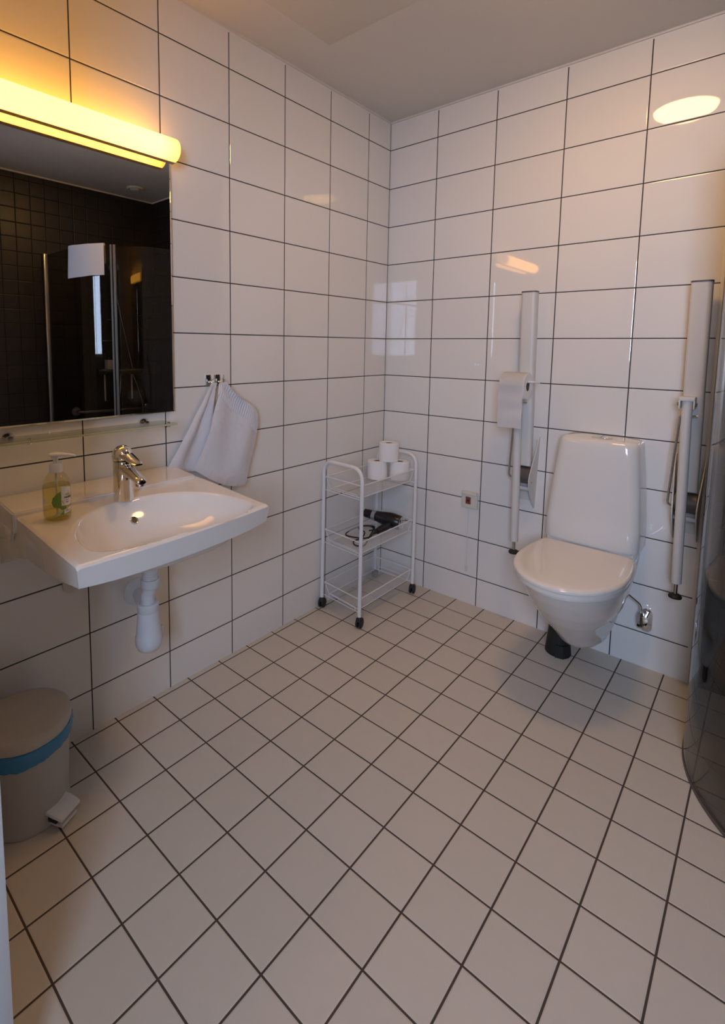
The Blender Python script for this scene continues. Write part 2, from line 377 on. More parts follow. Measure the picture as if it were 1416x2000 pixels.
bm = NB(); lathe(bm, [(0.0, 0.0), (0.0055, 0.0), (0.0055, 0.0015), (0.0, 0.002)], (0, -1.3965, 1.009), (1, 0, 0), n=16, cap0=False, cap1=False)
tag(obj('wall_plug', bm, 'black', origin=(0, -1.3965, 1.009)), 'small black screw plug in the grout line right below the glass shelf', 'plug')

hook_root = empty('towel_hook', (0.0, -1.178, 1.165), 'chrome double hook plate on the tiles holding both towels', 'hook')
for y0, y1 in ((-1.222, -1.180), (-1.177, -1.133)):
    bm = NB(); box(bm, (0.0, y0, 1.145), (0.006, y1, 1.188), 0.0015); obj('plate', bm, 'chrome', hook_root)
for y in (-1.206, -1.160):
    bm = NB(); tube(bm, fillet([(0.005, y, 1.160), (0.034, y, 1.156), (0.040, y, 1.172)], 0.008), 0.0038, n=10); obj('peg', bm, 'chrome', hook_root)

def towel(name, label, left, right, bottom_bulge, xf, rib=None, nu=110, nv=150, thick=0.006):
    """cloth hanging from a peak; left/right are (y,z) edge curves from the top to the bottom"""
    Lp = smooth_path([(0, a, b) for a, b in left], 12); Rp = smooth_path([(0, a, b) for a, b in right], 12)
    def at(path, t):
        f = t*(len(path)-1); i = min(int(f), len(path)-2); return path[i].lerp(path[i+1], f-i)
    def fn(u, v):
        a, b = at(Lp, v), at(Rp, v); p = a.lerp(b, u)
        z = p.z - bottom_bulge*math.sin(PI*u)*sm(0.55, 1.0, v)
        x = xf(u, v)
        if rib: x += rib(u, v, p)
        x += 0.0016*noise.noise(V((p.y*60, z*60, 3)))+0.003*noise.noise(V((p.y*14, z*14, 1)))
        return V((x, p.y, z))
    bm = NB(); grid(bm, fn, nu, nv)
    bmesh.ops.recalc_face_normals(bm, faces=bm.faces)
    bmesh.ops.solidify(bm, geom=list(bm.faces), thickness=thick)
    o = obj(name, bm, 'towel', origin=(0.03, right[0][0], left[0][1]), angle=80)
    return tag(o, label, 'towel', 'hand towels hanging beside the basin')
# back towel, left
towel('hand_towel', 'white hand towel on the left hook, partly behind the other towel',
      [(-1.222, 1.158), (-1.255, 1.10), (-1.33, 0.985), (-1.40, 0.885), (-1.418, 0.862)],
      [(-1.200, 1.160), (-1.215, 1.10), (-1.235, 0.98), (-1.245, 0.90), (-1.25, 0.83)], 0.012,
      lambda u, v: 0.040 - 0.010*v + 0.012*math.sin(u*PI*2.4+0.4)*sm(0, 0.5, v)*0.9)
# front towel, right, with its ribbed border along the upper right edge
RIBEDGE = [V((-1.166, 1.162)), V((-1.105, 1.106)), V((-1.025, 1.060)), V((-0.999, 1.012))]
def rib(u, v, p):
    best = 9.0
    for (a, b) in zip(RIBEDGE, RIBEDGE[1:]):
        e = b-a; t_ = max(0, min(1, (V((p.y, p.z))-a).dot(e)/e.dot(e))); best = min(best, (a+e*t_-V((p.y, p.z))).length)
    band = (1-sm(0.062, 0.070, best))*sm(0.02, 0.06, v)
    return 0.0022*math.sin((p.y*0.97-p.z*0.25)*2*PI/0.0095)*band
towel('hand_towel', 'white terry hand towel with a ribbed border on the right hook',
      [(-1.196, 1.160), (-1.206, 1.12), (-1.228, 1.06), (-1.255, 0.97), (-1.288, 0.895), (-1.318, 0.842)],
      [(-1.166, 1.162), (-1.105, 1.106), (-1.025, 1.060), (-0.999, 1.012), (-1.008, 0.93), (-1.050, 0.80), (-1.068, 0.752), (-1.082, 0.738)], 0.022,
      lambda u, v: 0.060 + 0.014*sm(0, 0.3, v)*math.sin(PI*u) + 0.010*math.sin(u*PI*3.0+0.8)*(1-sm(0.5, 1, v))*sm(0, 0.2, v), rib, nu=260, nv=220)

# ------------------------------------------------------------------ wash basin
basin = empty('wash_basin', (0.0, -1.685, 0.84), 'white rectangular ceramic wash basin with an oval bowl on the wall', 'wash basin')
# plan warped between the four measured corners (x away from wall, s across)
def plan(a, s):      # a 0 at wall .. 1 front ; s 0 left .. 1 right
    wl, wr = V((0.0, -1.953)), V((0.0, -1.372+0.004)); fl, fr_ = V((0.580, -1.972)), V((0.552, -1.400))
    l = wl.lerp(fl, a); r = wr.lerp(fr_, a); p = l.lerp(r, s)
    bow = 0.014*(1-(2*s-1)**2)*sm(0.6, 1, a); p.x += bow
    return p
def bowl_depth(x, y):
    xc = 0.488; yc = -1.673
    b = 0.243; a = 0.243 if x < xc else 0.083
    n = 2.15 if x < xc else 2.9
    d = (abs((x-xc)/a)**n + abs((y-yc)/b)**n)**(1/n)
    if d >= 1: return 0.0
    e = 1-d
    return 0.094*(1-(1-min(1, e/0.62))**2.6)*sm(0, 0.05, e)**0.5*(1.0)
NA, NS = 110, 130
def top(i, j):
    a, s = i/NA, j/NS; p = plan(a, s)
    z = 0.8505 - 0.010*sm(0.35, 1.0, a)
    xe = min(a, 1-a) if a > 0.5 else 1
    z -= 0.006*(1-sm(0, 0.016, 1-a)) + 0.004*(1-sm(0, 0.012, min(s, 1-s)))
    # fold running from the ledge towards the bowl
    return V((p.x, p.y, z - bowl_depth(p.x, p.y)))
zs_tab = [(0, 0.664), (0.12, 0.690), (0.40, 0.728), (0.60, 0.734), (0.80, 0.753), (1.0, 0.787)]
def bottom(i, j):
    a, s = i/NA, j/NS; p = plan(a, s)
    c = (1-abs(2*s-1)**3.0)
    z = lerp(interp([(0, 0.664), (0.12, 0.700), (0.40, 0.752), (0.60, 0.758), (0.80, 0.770), (1.0, 0.789)], a), interp(zs_tab, a), min(1, c*1.6))
    z -= 0.012*c*math.sin(PI*min(1, a*1.02)) + 0.007*c*sm(0.9, 1, a)
    inset = 0.006*sm(0.0, 1.0, a)
    q = V((p.x - 0.008*sm(0.8, 1, a), lerp(p.y, -1.68, 0.02), z))
    return q
bm = NB()
tv = [[bm.verts.new(top(i, j)) for j in range(NS+1)] for i in range(NA+1)]
bv = [[bm.verts.new(bottom(i, j)) for j in range(NS+1)] for i in range(NA+1)]
for i in range(NA):
    for j in range(NS):
        bm.faces.new((tv[i][j], tv[i+1][j], tv[i+1][j+1], tv[i][j+1])); bm.faces.new((bv[i][j], bv[i][j+1], bv[i+1][j+1], bv[i+1][j]))
for i in range(NA):
    bm.faces.new((tv[i][0], bv[i][0], bv[i+1][0], tv[i+1][0])); bm.faces.new((tv[i][NS], tv[i+1][NS], bv[i+1][NS], bv[i][NS]))
for j in range(NS):
    bm.faces.new((tv[0][j], tv[0][j+1], bv[0][j+1], bv[0][j])); bm.faces.new((tv[NA][j], bv[NA][j], bv[NA][j+1], tv[NA][j+1]))
# round the vertical front corners and the rim
es = [tv[i][0] for i in ()]
rim = []
for e in bm.edges:
    if len(e.link_faces) == 2:
        ang = e.calc_face_angle(0)
        if ang > math.radians(50): rim.append(e)
rim = [e for e in rim if min(v.co.x for v in e.verts) > 0.02]
bmesh.ops.bevel(bm, geom=rim, offset=0.008, segments=4, affect='EDGES', profile=0.6)
obj('bowl', bm, 'ceramic', basin, angle=60)
# raised ledge along the wall
bm = NB(); vs = box(bm, (0, 0, 0), (1, 1, 1))
for v in bm.verts:
    a, s, h = v.co.x, v.co.y, v.co.z
    y = lerp(-1.955 if a < .5 else -1.967, -1.374 if a < .5 else -1.402, s)
    v.co = V((0.0 if a < .5 else 0.186, y, 0.862 if h > .5 else 0.806))
bmesh.ops.bevel(bm, geom=[e for e in bm.edges if min(v.co.x for v in e.verts) > 0.1 or (min(v.co.z for v in e.verts) > .86)], offset=0.004, segments=3, affect='EDGES')
obj('ledge', bm, 'ceramic', basin)
bm = NB()
for dx in (0.0,):
    loft(bm, [[V((0.10, y, 0.81)), V((0.165, y, 0.81)), V((0.150, y, 0.775)), V((0.138, y, 0.775))] for y in (-1.9665, -1.957)])
obj('mounting_tab', bm, 'ceramic', basin, smooth=False)
# overflow ring and drain
n_ = V((0.8, 0.35, 0.55)).normalized()
oc = V((0.286, -1.683, 0.0)); oc.z = 0.8475 - bowl_depth(oc.x, oc.y) + 0.002
h_ = 0.003
nx = -(bowl_depth(oc.x+h_, oc.y)-bowl_depth(oc.x-h_, oc.y))/(2*h_); ny = -(bowl_depth(oc.x, oc.y+h_)-bowl_depth(oc.x, oc.y-h_))/(2*h_)
n_ = V((-nx, -ny, 1)).normalized()
bm = NB(); lathe(bm, [(0.0085, -0.004), (0.0125, -0.002), (0.0125, 0.0015), (0.0110, 0.0025), (0.0085, 0.0015), (0.0080, -0.004)], oc, n_, n=28, cap0=False, cap1=False); ov = obj('overflow_ring', bm, 'chrome', basin)
bm = NB(); lathe(bm, [(0.0, 0.0002), (0.0083, 0.0002)], oc, n_, n=24, cap0=False, cap1=False); bmesh.ops.remove_doubles(bm, verts=bm.verts, dist=2e-5); obj('overflow_hole', bm, 'black', ov)
bm = NB(); zc_ = 0.842-bowl_depth(0.43, -1.673); lathe(bm, [(0.030, 0.0), (0.031, 0.003), (0.026, 0.005), (0.024, 0.009), (0.0, 0.011)], (0.43, -1.673, zc_-0.001), (0, 0, 1), n=32, cap1=False); obj('drain_plug', bm, 'chrome', basin)
# lug under the basin
t = empty('basin_bracket', (0, -1.757, 0.54), 'small steel wall bracket peeking out under the left front of the wash basin', 'bracket')
bm = NB()
pts = [(-1.779, 0.60), (-1.735, 0.60), (-1.733, 0.535)] + [(-1.756+0.023*math.cos(a), 0.532+0.023*math.sin(a)) for a in [k*PI/10*-1 for k in range(0, 11)]]
loft(bm, [[V((x, y, z)) for y, z in pts] for x in (0.0, 0.006)]); obj('plate', bm, 'cream', t, smooth=False)
bm = NB(); cyl(bm, (0.006, -1.750, 0.535), (0.0075, -1.750, 0.535), 0.006); obj('screw_hole', bm, 'black', t)
bm = NB(); cyl(bm, (0.006, -1.742, 0.562), (0.055, -1.742, 0.575), 0.009); obj('support_bolt', bm, 'steel', t)

# ------------------------------------------------------------------ tap
TX, TY, TZ = 0.235, -1.686, 0.8505
tap = empty('basin_tap', (TX, TY, TZ), 'chrome single lever mixer tap standing on the wash basin', 'tap')
bm = NB(); lathe(bm, [(0.0, 0), (0.0285, 0), (0.0285, 0.003), (0.0285, 0.005), (0.0282, 0.04), (0.0278, 0.075), (0.0278, 0.098), (0.0275, 0.108), (0.0282, 0.116)], (TX, TY, TZ), n=40, cap0=False); obj('body', bm, 'chrome', tap)
bm = NB()
def spring(c, w, h, tl=0.0):
    return [V((c[0], c[1], c[2])) + V((-tl*h*math.sin(a), w*math.cos(a), h*math.sin(a))) for a in [2*PI*k/24 for k in range(24)]]
loft(bm, [spring((TX+0.010, TY, TZ+0.093), 0.023, 0.020), spring((TX+0.035, TY, TZ+0.090), 0.021, 0.017), spring((TX+0.065, TY, TZ+0.082), 0.0185, 0.0135), spring((TX+0.090, TY, TZ+0.075), 0.017, 0.0115), spring((TX+0.104, TY, TZ+0.071), 0.0155, 0.010), spring((TX+0.108, TY, TZ+0.070), 0.011, 0.006)])
spout = obj('spout', bm, 'chrome', tap)
bm = NB(); lathe(bm, [(0.0115, 0), (0.0125, 0.002), (0.0125, 0.010), (0.0105, 0.012), (0.0, 0.012)], (TX+0.094, TY, TZ+0.068), (0.1, 0, -1), n=24, cap1=False); obj('aerator', bm, 'steel', spout)
bm = NB(); lathe(bm, [(0.0282, 0.0), (0.0298, 0.006), (0.0300, 0.014), (0.0280, 0.024), (0.0225, 0.034), (0.0130, 0.041), (0.004, 0.0435), (0.0, 0.0437)], (TX, TY, TZ+0.117), (-0.10, 0, 1), n=40, cap1=False)
lever = obj('lever_cap', bm, 'chrome', tap)
bm = NB()
def slab(x, z, w, h): return [V((x, TY+w*math.cos(a)*abs(math.cos(a))**-0.4 if abs(math.cos(a)) > 1e-6 else TY, z+h*math.sin(a))) for a in [2*PI*(k+.5)/16 for k in range(16)]]
loft(bm, [slab(TX+0.012, TZ+0.136, 0.022, 0.008), slab(TX+0.035, TZ+0.131, 0.021, 0.006), slab(TX+0.060, TZ+0.124, 0.019, 0.0045), slab(TX+0.082, TZ+0.119, 0.017, 0.0035), slab(TX+0.090, TZ+0.117, 0.012, 0.0025)])
obj('lever', bm, 'chrome', lever)

# ------------------------------------------------------------------ soap bottle
SX, SY, SZ0 = 0.272, -1.888, 0.8505
soap = empty('soap_bottle', (SX, SY, SZ0), 'clear pump bottle of yellow hand soap with a green leaf label on the basin', 'soap bottle')
RB = 0.0335
bprof = [(0.0, 0.001), (0.024, 0.0), (0.029, 0.002), (0.0318, 0.006), (RB, 0.016), (RB, 0.075), (RB*0.995, 0.084), (0.0325, 0.092), (0.0295, 0.104), (0.0235, 0.115), (0.017, 0.122), (0.0135, 0.126), (0.0135, 0.134)]
bm = NB(); lathe(bm, bprof, (SX, SY, SZ0), n=40, cap0=False); bmesh.ops.remove_doubles(bm, verts=bm.verts, dist=2e-5); obj('bottle', bm, 'soapclear', soap)
bm = NB(); lathe(bm, [(0.0, 0.003)] + [(max(0, r-0.0016), max(h, 0.003)) for r, h in bprof[1:8]] + [(0.0, 0.093)], (SX, SY, SZ0), n=40, cap0=False, cap1=False); bmesh.ops.remove_doubles(bm, verts=bm.verts, dist=2e-5); obj('liquid_soap', bm, 'soapliquid', soap)
bm = NB(); lathe(bm, [(0.0155, 0.124), (0.0160, 0.126), (0.0160, 0.142), (0.0140, 0.146), (0.006, 0.148), (0.006, 0.160), (0.0095, 0.161), (0.0095, 0.1645)], (SX, SY, SZ0), n=32)
pump = obj('pump_collar', bm, 'plastic', soap)
hd = V((0.55, 0.75, 0)).normalized()
bm = NB(); p0 = V((SX, SY, SZ0+0.169)); sd = V((-hd.y, hd.x, 0))
def oval(c, w, h): return [c + sd*w*math.cos(a) + V((0, 0, h*math.sin(a))) for a in [2*PI*k/20 for k in range(20)]]
loft(bm, [oval(p0-hd*0.014, 0.005, 0.003), oval(p0-hd*0.011, 0.0105, 0.005), oval(p0+hd*0.002, 0.0115, 0.0062), oval(p0+hd*0.016, 0.0085, 0.005), oval(p0+hd*0.033+V((0, 0, -.001)), 0.0052, 0.0036), oval(p0+hd*0.046+V((0, 0, -.004)), 0.0042, 0.0028), oval(p0+hd*0.049+V((0, 0, -.005)), 0.003, 0.002)])
obj('pump_head', bm, 'plastic', pump)
bm = NB(); cyl(bm, (SX, SY, SZ0+0.008), (SX, SY, SZ0+0.124), 0.0028, n=12); obj('dip_tube', bm, 'plastic', soap)
toC = math.atan2(CY-SY, CX-SX)      # bearing of the front of the label
def wrap(bm, R):
    for v in bm.verts:
        s, z, k = v.co.x, v.co.y, v.co.z; a = toC + s/R
        v.co = V((SX+(R+k)*math.cos(a), SY+(R+k)*math.sin(a), SZ0+z))
def patch(name, mat, outline, par, off):
    bm = NB(); vs = [bm.verts.new((x, y, 0)) for x, y in outline]; f = bm.faces.new(vs)
    bmesh.ops.triangulate(bm, faces=[f])
    for _ in range(3): bmesh.ops.subdivide_edges(bm, edges=[e for e in bm.edges if e.calc_length() > 0.004], cuts=1)
    bmesh.ops.triangulate(bm, faces=bm.faces)
    wrap(bm, RB+off); return obj(name, bm, mat, par)
film = patch('leaf_label', 'leaf', [(-0.009, 0.040), (-0.013, 0.052), (-0.010, 0.064), (-0.002, 0.073), (0.008, 0.079), (0.0095, 0.078), (0.010, 0.060), (0.016, 0.045), (0.024, 0.034), (0.030, 0.030), (0.030, 0.018), (0.006, 0.018), (0.012, 0.026), (0.006, 0.036)], soap, 0.0002)
patch('white_panel', 'labelwhite', [(0.010, 0.042), (0.030, 0.040), (0.040, 0.042), (0.040, 0.086), (0.010, 0.092), (0.010, 0.076)], film, 0.0004)
patch('white_panel', 'labelwhite', [(0.016, 0.019), (0.040, 0.024), (0.040, 0.036), (0.016, 0.031)], film, 0.0005)
patch('pale_leaf', 'leaflight', [(-0.012, 0.017), (0.004, 0.017), (0.016, 0.030), (0.010, 0.031)], film, 0.0003)
patch('white_panel', 'labelwhite', [(-0.046, 0.040), (-0.030, 0.044), (-0.030, 0.062), (-0.046, 0.060)], film, 0.0004)
def text_bm(s, size, x, y, shear=0.0, bold=0.0):
    c = bpy.data.curves.new('t', 'FONT'); c.body = s; c.size = size; c.offset = bold
    o = bpy.data.objects.new('t', c); COL.objects.link(o); bpy.context.view_layer.update()
    me = bpy.data.meshes.new_from_object(o.evaluated_get(bpy.context.evaluated_depsgraph_get()))
    bm = NB(); bm.from_mesh(me)
    bpy.data.objects.remove(o); bpy.data.curves.remove(c); bpy.data.meshes.remove(me)
    for v in bm.verts: v.co = V((x+v.co.x, y+v.co.y, 0))
    return bm
for s, size, x, y, bold in (('Green', 0.0055, 0.020, 0.068, 0), ('Hands\u00e5pe', 0.0065, 0.017, 0.060, 0.00025), ('mild', 0.0045, 0.022, 0.054, 0), ('s\u00e5pe', 0.0045, 0.022, 0.048, 0.0001), ('500 ml', 0.006, 0.020, 0.0255, 0)):
    bm = text_bm(s, size, x, y, bold=bold); wrap(bm, RB+0.0008); obj('printed_text', bm, 'ink', film)

# ------------------------------------------------------------------ basin trap
trap = empty('drain_trap', (0.2, -1.60, 0.34), 'white plastic bottle trap hanging under the wash basin', 'pipe')
tx, ty = 0.20, -1.597
bm = NB(); lathe(bm, [(0.0, 0.328), (0.022, 0.329), (0.035, 0.337), (0.0415, 0.352), (0.043, 0.366), (0.0415, 0.374), (0.0415, 0.378), (0.039, 0.382), (0.037, 0.41), (0.033, 0.455), (0.031, 0.463)], (tx, ty, 0), n=36, cap0=False)
cup = obj('trap_cup', bm, 'plastic', trap)
bm = NB(); lathe(bm, [(0.031, 0.459), (0.0335, 0.462), (0.0335, 0.484), (0.030, 0.488), (0.022, 0.488)], (tx, ty, 0), n=36); obj('lower_nut', bm, 'plastic', cup)
bm = NB(); box(bm, (tx-0.006, ty+0.038, 0.352), (tx+0.006, ty+0.051, 0.392), 0.003); obj('grip_rib', bm, 'plastic', cup)
bm = NB(); tube(bm, smooth_path([(tx, ty, 0.47), (tx, ty, 0.50), (tx, ty, 0.516), (tx+0.006, ty+0.003, 0.532), (tx+0.010, ty+0.004, 0.548), (tx+0.010, ty+0.004, 0.58)], 5), 0.0215, n=24); obj('inlet_pipe', bm, 'plastic', trap)
ux, uy = tx+0.010, ty+0.004
bm = NB(); lathe(bm, [(0.023, 0.537), (0.0285, 0.543), (0.030, 0.548), (0.030, 0.566), (0.027, 0.569), (0.022, 0.569)], (ux, uy, 0), n=36); obj('upper_nut', bm, 'plastic', trap)
bm = NB()
pr_ = [(0.0, 0.565)]
for k in range(8): pr_ += [(0.0245, 0.570+k*0.006), (0.0228, 0.573+k*0.006)]
pr_ += [(0.0235, 0.618), (0.030, 0.622), (0.030, 0.722)]
lathe(bm, pr_, (ux, uy, 0), n=32, cap0=False); obj('threaded_tail', bm, 'plastic', trap)
bm = NB(); tube(bm, [(tx, ty, 0.440), (tx-0.05, ty+0.018, 0.440), (0.01, -1.528, 0.430), (0.0, -1.526, 0.430)], 0.020, n=20); obj('outlet_pipe', bm, 'plastic', trap)
bm = NB(); lathe(bm, [(0.048, 0.0), (0.048, 0.004), (0.042, 0.010), (0.026, 0.018), (0.022, 0.020)], (0.0, -1.528, 0.432), (1, 0, 0), n=36); obj('wall_flange', bm, 'plastic', trap)

# ------------------------------------------------------------------ pedal bin
BX, BY = 0.155, -1.955
b_ = empty('pedal_bin', (BX, BY, 0), 'small grey beige pedal bin on the floor below the basin', 'bin')
bm = NB(); lathe(bm, [(0.100, 0.0), (0.107, 0.002), (0.108, 0.012), (0.106, 0.016), (0.106, 0.05), (0.113, 0.245), (0.115, 0.248), (0.112, 0.248), (0.104, 0.05), (0.0, 0.045)], (BX, BY, 0), n=64, cap1=False); obj('body', bm, 'binplastic', b_)
bm = NB()
def bagr(r, z, w, k):
    out = []
    for i in range(120):
        a = 2*PI*i/120; q = r+w*noise.noise(V((math.cos(a)*3+k, math.sin(a)*3, k*2)))+w*0.9*noise.noise(V((math.cos(a)*14, math.sin(a)*14, k*5)))
        out.append(V((BX+q*math.cos(a), BY+q*math.sin(a), z+0.012*noise.noise(V((math.cos(a)*2, math.sin(a)*2, 5)))*(1 if k else 0) - (0.012*max(0, math.cos(a+0.5)) if k == 3 else 0))))
    return out
loft(bm, [bagr(0.109, 0.252, 0, 0), bagr(0.119, 0.250, 0.002, 1), bagr(0.1225, 0.238, 0.004, 2), bagr(0.1185, 0.218, 0.005, 3), bagr(0.1155, 0.222, 0.002, 3)], False, False)
obj('bin_bag', bm, 'bag', b_)
bm = NB()
def lidr(r, z):
    out = []
    for i in range(96):
        a = 2*PI*i/96; q = r
        out.append(V((BX+q*math.cos(a), BY+q*math.sin(a), z)))
    return out
loft(bm, [lidr(0.117, 0.250), lidr(0.119, 0.256), lidr(0.119, 0.268), lidr(0.117, 0.276), lidr(0.112, 0.281), lidr(0.100, 0.2835), lidr(0.06, 0.2865), lidr(0.0001, 0.2875)], True, False)
bmesh.ops.remove_doubles(bm, verts=bm.verts, dist=3e-4)
lid = obj('lid', bm, 'binlid', b_)
hx = V((math.cos(PI*1.12), math.sin(PI*1.12), 0)); hs_ = V((-hx.y, hx.x, 0))
bm = NB(); c0 = V((BX, BY, 0.262))+hx*0.118; tube(bm, [c0-hs_*0.035, c0+hs_*0.035], 0.011, n=16); obj('hinge', bm, 'binlid', lid)
pd_ = V((math.cos(0.42), math.sin(0.42), 0)); ps = V((-pd_.y, pd_.x, 0)); P0 = V((BX, BY, 0))
bm = NB()
def prr(d, z, w, h): c = P0+pd_*d+V((0, 0, z)); return [c-ps*w+V((0, 0, -h)), c+ps*w+V((0, 0, -h)), c+ps*w+V((0, 0, h)), c-ps*w+V((0, 0, h))]
loft(bm, [prr(0.098, 0.045, 0.036, 0.004), prr(0.115, 0.043, 0.037, 0.004), prr(0.135, 0.040, 0.036, 0.004), prr(0.152, 0.036, 0.034, 0.004)])
bmesh.ops.bevel(bm, geom=list(bm.edges), offset=0.0015, segments=2, affect='EDGES')
ped = obj('pedal', bm, 'plastic', b_)
bm = NB(); loft(bm, [prr(0.09, 0.016, 0.026, 0.004), prr(0.12, 0.014, 0.028, 0.004), prr(0.146, 0.012, 0.026, 0.004)]); obj('pedal_base', bm, 'plastic', ped)
bm = NB(); loft(bm, [prr(0.09, 0.030, 0.030, 0.011), prr(0.128, 0.027, 0.030, 0.009)]); obj('pedal_recess', bm, 'black', ped)

# ------------------------------------------------------------------ trolley
cart = empty('shelf_trolley', (0.145, -0.325, 0), 'white three tier metal shelf trolley on black castors in the corner', 'trolley')
xl, xr_ = 0.022, 0.274
yn_l, yn_r, yf = -0.545, -0.570, -0.095
ZP = 0.055
def hoop(y_l, y_r):
    return fillet([(xl, y_l, ZP), (xl-0.004, y_l+0.012, 0.748), (xr_-0.004, y_r+0.008, 0.748), (xr_, y_r, ZP)], 0.062, 10)
for yl_, yr_ in ((yn_l, yn_r), (yf+0.005, yf-0.01)):
    bm = NB(); tube(bm, hoop(yl_, yr_), 0.0088, n=16); obj('end_frame', bm, 'whitewire', cart)
def basket(z):
    """wire rim and frame around a fine mesh tray"""
    x0, x1, y0l, y0r, y1 = xl+0.010, xr_-0.008, yn_l+0.010, yn_r+0.010, yf-0.008
    tin = 0.016
    T = [V((x0, y0l, z+0.062)), V((x1, y0r, z+0.062)), V((x1, y1-0.008, z+0.062)), V((x0, y1, z+0.062))]
    B = [V((x0+tin, y0l+tin, z)), V((x1-tin, y0r+tin, z)), V((x1-tin, y1-tin, z)), V((x0+tin, y1-tin, z))]
    bm = NB()
    for q, r in ((T, 0.0027), (B, 0.0022)):
        for i in range(4): tube(bm, [q[i], q[(i+1) % 4]], r, n=8)
    for i in range(4): tube(bm, [T[i], B[i]], 0.002, n=8)
    par = obj('basket', bm, 'whitewire', cart)
    # low loops on the short ends
    bm = NB()
    for a, b, yy in ((B[0], B[1], -1), (B[3], B[2], 1)):
        e = (b-a); o_ = V((0, 0.012*yy, 0))
        p = [a+e*0.06+V((0, 0, -0.004))+o_, a+e*0.06+V((0, 0, 0.014))+o_, a+e*0.94+V((0, 0, 0.014))+o_, a+e*0.94+V((0, 0, -0.004))+o_]
        bm = NB(); tube(bm, fillet(p, 0.006, 3), 0.0017, n=8); obj('end_loop', bm, 'whitewire', par)
        bm = NB(); tube(bm, [V((x0-0.010, (a.y+o_.y), z-0.006)), V((x1+0.010, (b.y+o_.y), z-0.006))], 0.0022, n=8); obj('cross_wire', bm, 'whitewire', par)
    bm = NB(); w = 0.00055
    def strip(p, q, nrm):
        d = (q-p).normalized(); s = d.cross(nrm).normalized()*w
        bm.faces.new([bm.verts.new(c) for c in (p-s, q-s, q+s, p+s)])
    n1, n2 = 52, 96
    for i in range(n1+1):
        t_ = i/n1; strip(B[0].lerp(B[1], t_), B[3].lerp(B[2], t_), V((0, 0, 1)))
    for i in range(n2+1):
        t_ = i/n2; strip(B[0].lerp(B[3], t_), B[1].lerp(B[2], t_), V((0, 0, 1)))
    for a, b, ta, tb, k, nn in ((B[0], B[3], T[0], T[3], n2, V((1, 0, 0))), (B[1], B[2], T[1], T[2], n2, V((1, 0, 0)))):
        for i in range(k+1):
            t_ = i/k; strip(a.lerp(b, t_), ta.lerp(tb, t_), nn)
        for i in range(11):
            t_ = i/11; strip(a.lerp(ta, t_), b.lerp(tb, t_), nn)
    me = obj('mesh_tray', bm, 'whitewire', par, smooth=False)
    return B
for z in (0.608, 0.342, 0.070): basket(z)
for (x, y) in ((xl, yn_l), (xr_, yn_r), (xr_, yf-0.01), (xl, yf+0.005)):
    bm = NB(); ay = 0.3
    d = V((math.cos(ay), math.sin(ay), 0)); c = V((x, y, 0.024))-V((d.y, -d.x, 0))*0.006
    for s_ in (-1, 1):
        lathe(bm, [(0.0, 0.0), (0.018, 0.0), (0.0235, 0.003), (0.0235, 0.010), (0.019, 0.0125), (0, 0.0125)], c+d*0.002*s_, d*s_, n=28, cap0=False, cap1=False)
    w_ = obj('castor', bm, 'rubber', cart)
    bm = NB(); lathe(bm, [(0.007, 0.058), (0.009, 0.050), (0.014, 0.046), (0.0155, 0.036), (0.006, 0.030)], (x, y, 0), n=20); obj('castor_hood', bm, 'rubber', w_)

# toilet rolls on the top tier
def make_roll(x, y, z, label, group='spare toilet rolls on the trolley', r=0.052, h=0.096):
    t = empty('toilet_roll', (x, y, z), label, 'toilet roll', group)
    bm = NB(); lathe(bm, [(0.021, 0.0), (r-0.002, 0.0), (r, 0.002), (r, h-0.003), (r-0.003, h), (0.0225, h), (0.021, h-0.002), (0.021, 0.0)], (x, y, z), n=56, cap0=False, cap1=False); bmesh.ops.remove_doubles(bm, verts=bm.verts, dist=1e-5); obj('paper', bm, 'paper', t, angle=35)
    bm = NB(); lathe(bm, [(0.0208, 0.001), (0.0208, h-0.004), (0.0196, h-0.004), (0.0196, 0.001), (0.0208, 0.001)], (x, y, z), n=40, cap0=False, cap1=False); obj('core', bm, 'card', t)
    return t
roll0 = make_roll(0.098, -0.196, 0.6105, 'white toilet roll standing on the top tray, lower left of the three')
copy_thing(roll0, (0.190, -0.128, 0.6105), 'white toilet roll standing on the top tray, lower right of the three')
copy_thing(roll0, (0.142, -0.160, 0.7068), 'white toilet roll stacked on top of the two others on the trolley')

# hair dryer on the middle tier
DZ0 = 0.345
hdn = V((0.028, -0.205, 0.408)); hdt = V((0.238, -0.168, 0.390))
hdr = empty('hair_dryer', (0.13, -0.18, DZ0), 'black hair dryer with a silver band lying on the middle tray', 'hair dryer')
ax = (hdt-hdn); LN = ax.length; axn = ax.normalized()
bm = NB(); lathe(bm, [(0.0, 0.004), (0.019, 0.0), (0.021, 0.0), (0.023, 0.02), (0.0245, 0.055), (0.029, 0.085), (0.036, 0.12), (0.040, 0.15), (0.040, 0.17), (0.036, LN-0.006), (0.030, LN)], hdn, axn, n=36, cap0=False); obj('barrel', bm, 'black', hdr)
bm = NB(); lathe(bm, [(0.0248, 0.045), (0.0272, 0.047), (0.0288, 0.066), (0.0270, 0.068)], hdn, axn, n=36); obj('silver_band', bm, 'silverprint', hdr)
bm = NB(); lathe(bm, [(0.033, LN-0.006), (0.034, LN-0.001), (0.031, LN+0.004), (0.0, LN+0.006)], hdn, axn, n=36, cap1=False); obj('rear_grille', bm, 'chrome', hdr)
hb = hdn+axn*(LN-0.055)+V((0, -0.02, -0.01)); he = V((0.182, -0.312, 0.370))
bm = NB(); tube(bm, smooth_path([hb, hb.lerp(he, 0.4)+V((0.006, 0, 0)), hb.lerp(he, 0.8), he], 5), 0.02, n=24, rf=lambda t_: lerp(0.025, 0.015, t_), flat=0.8); obj('handle', bm, 'black', hdr)
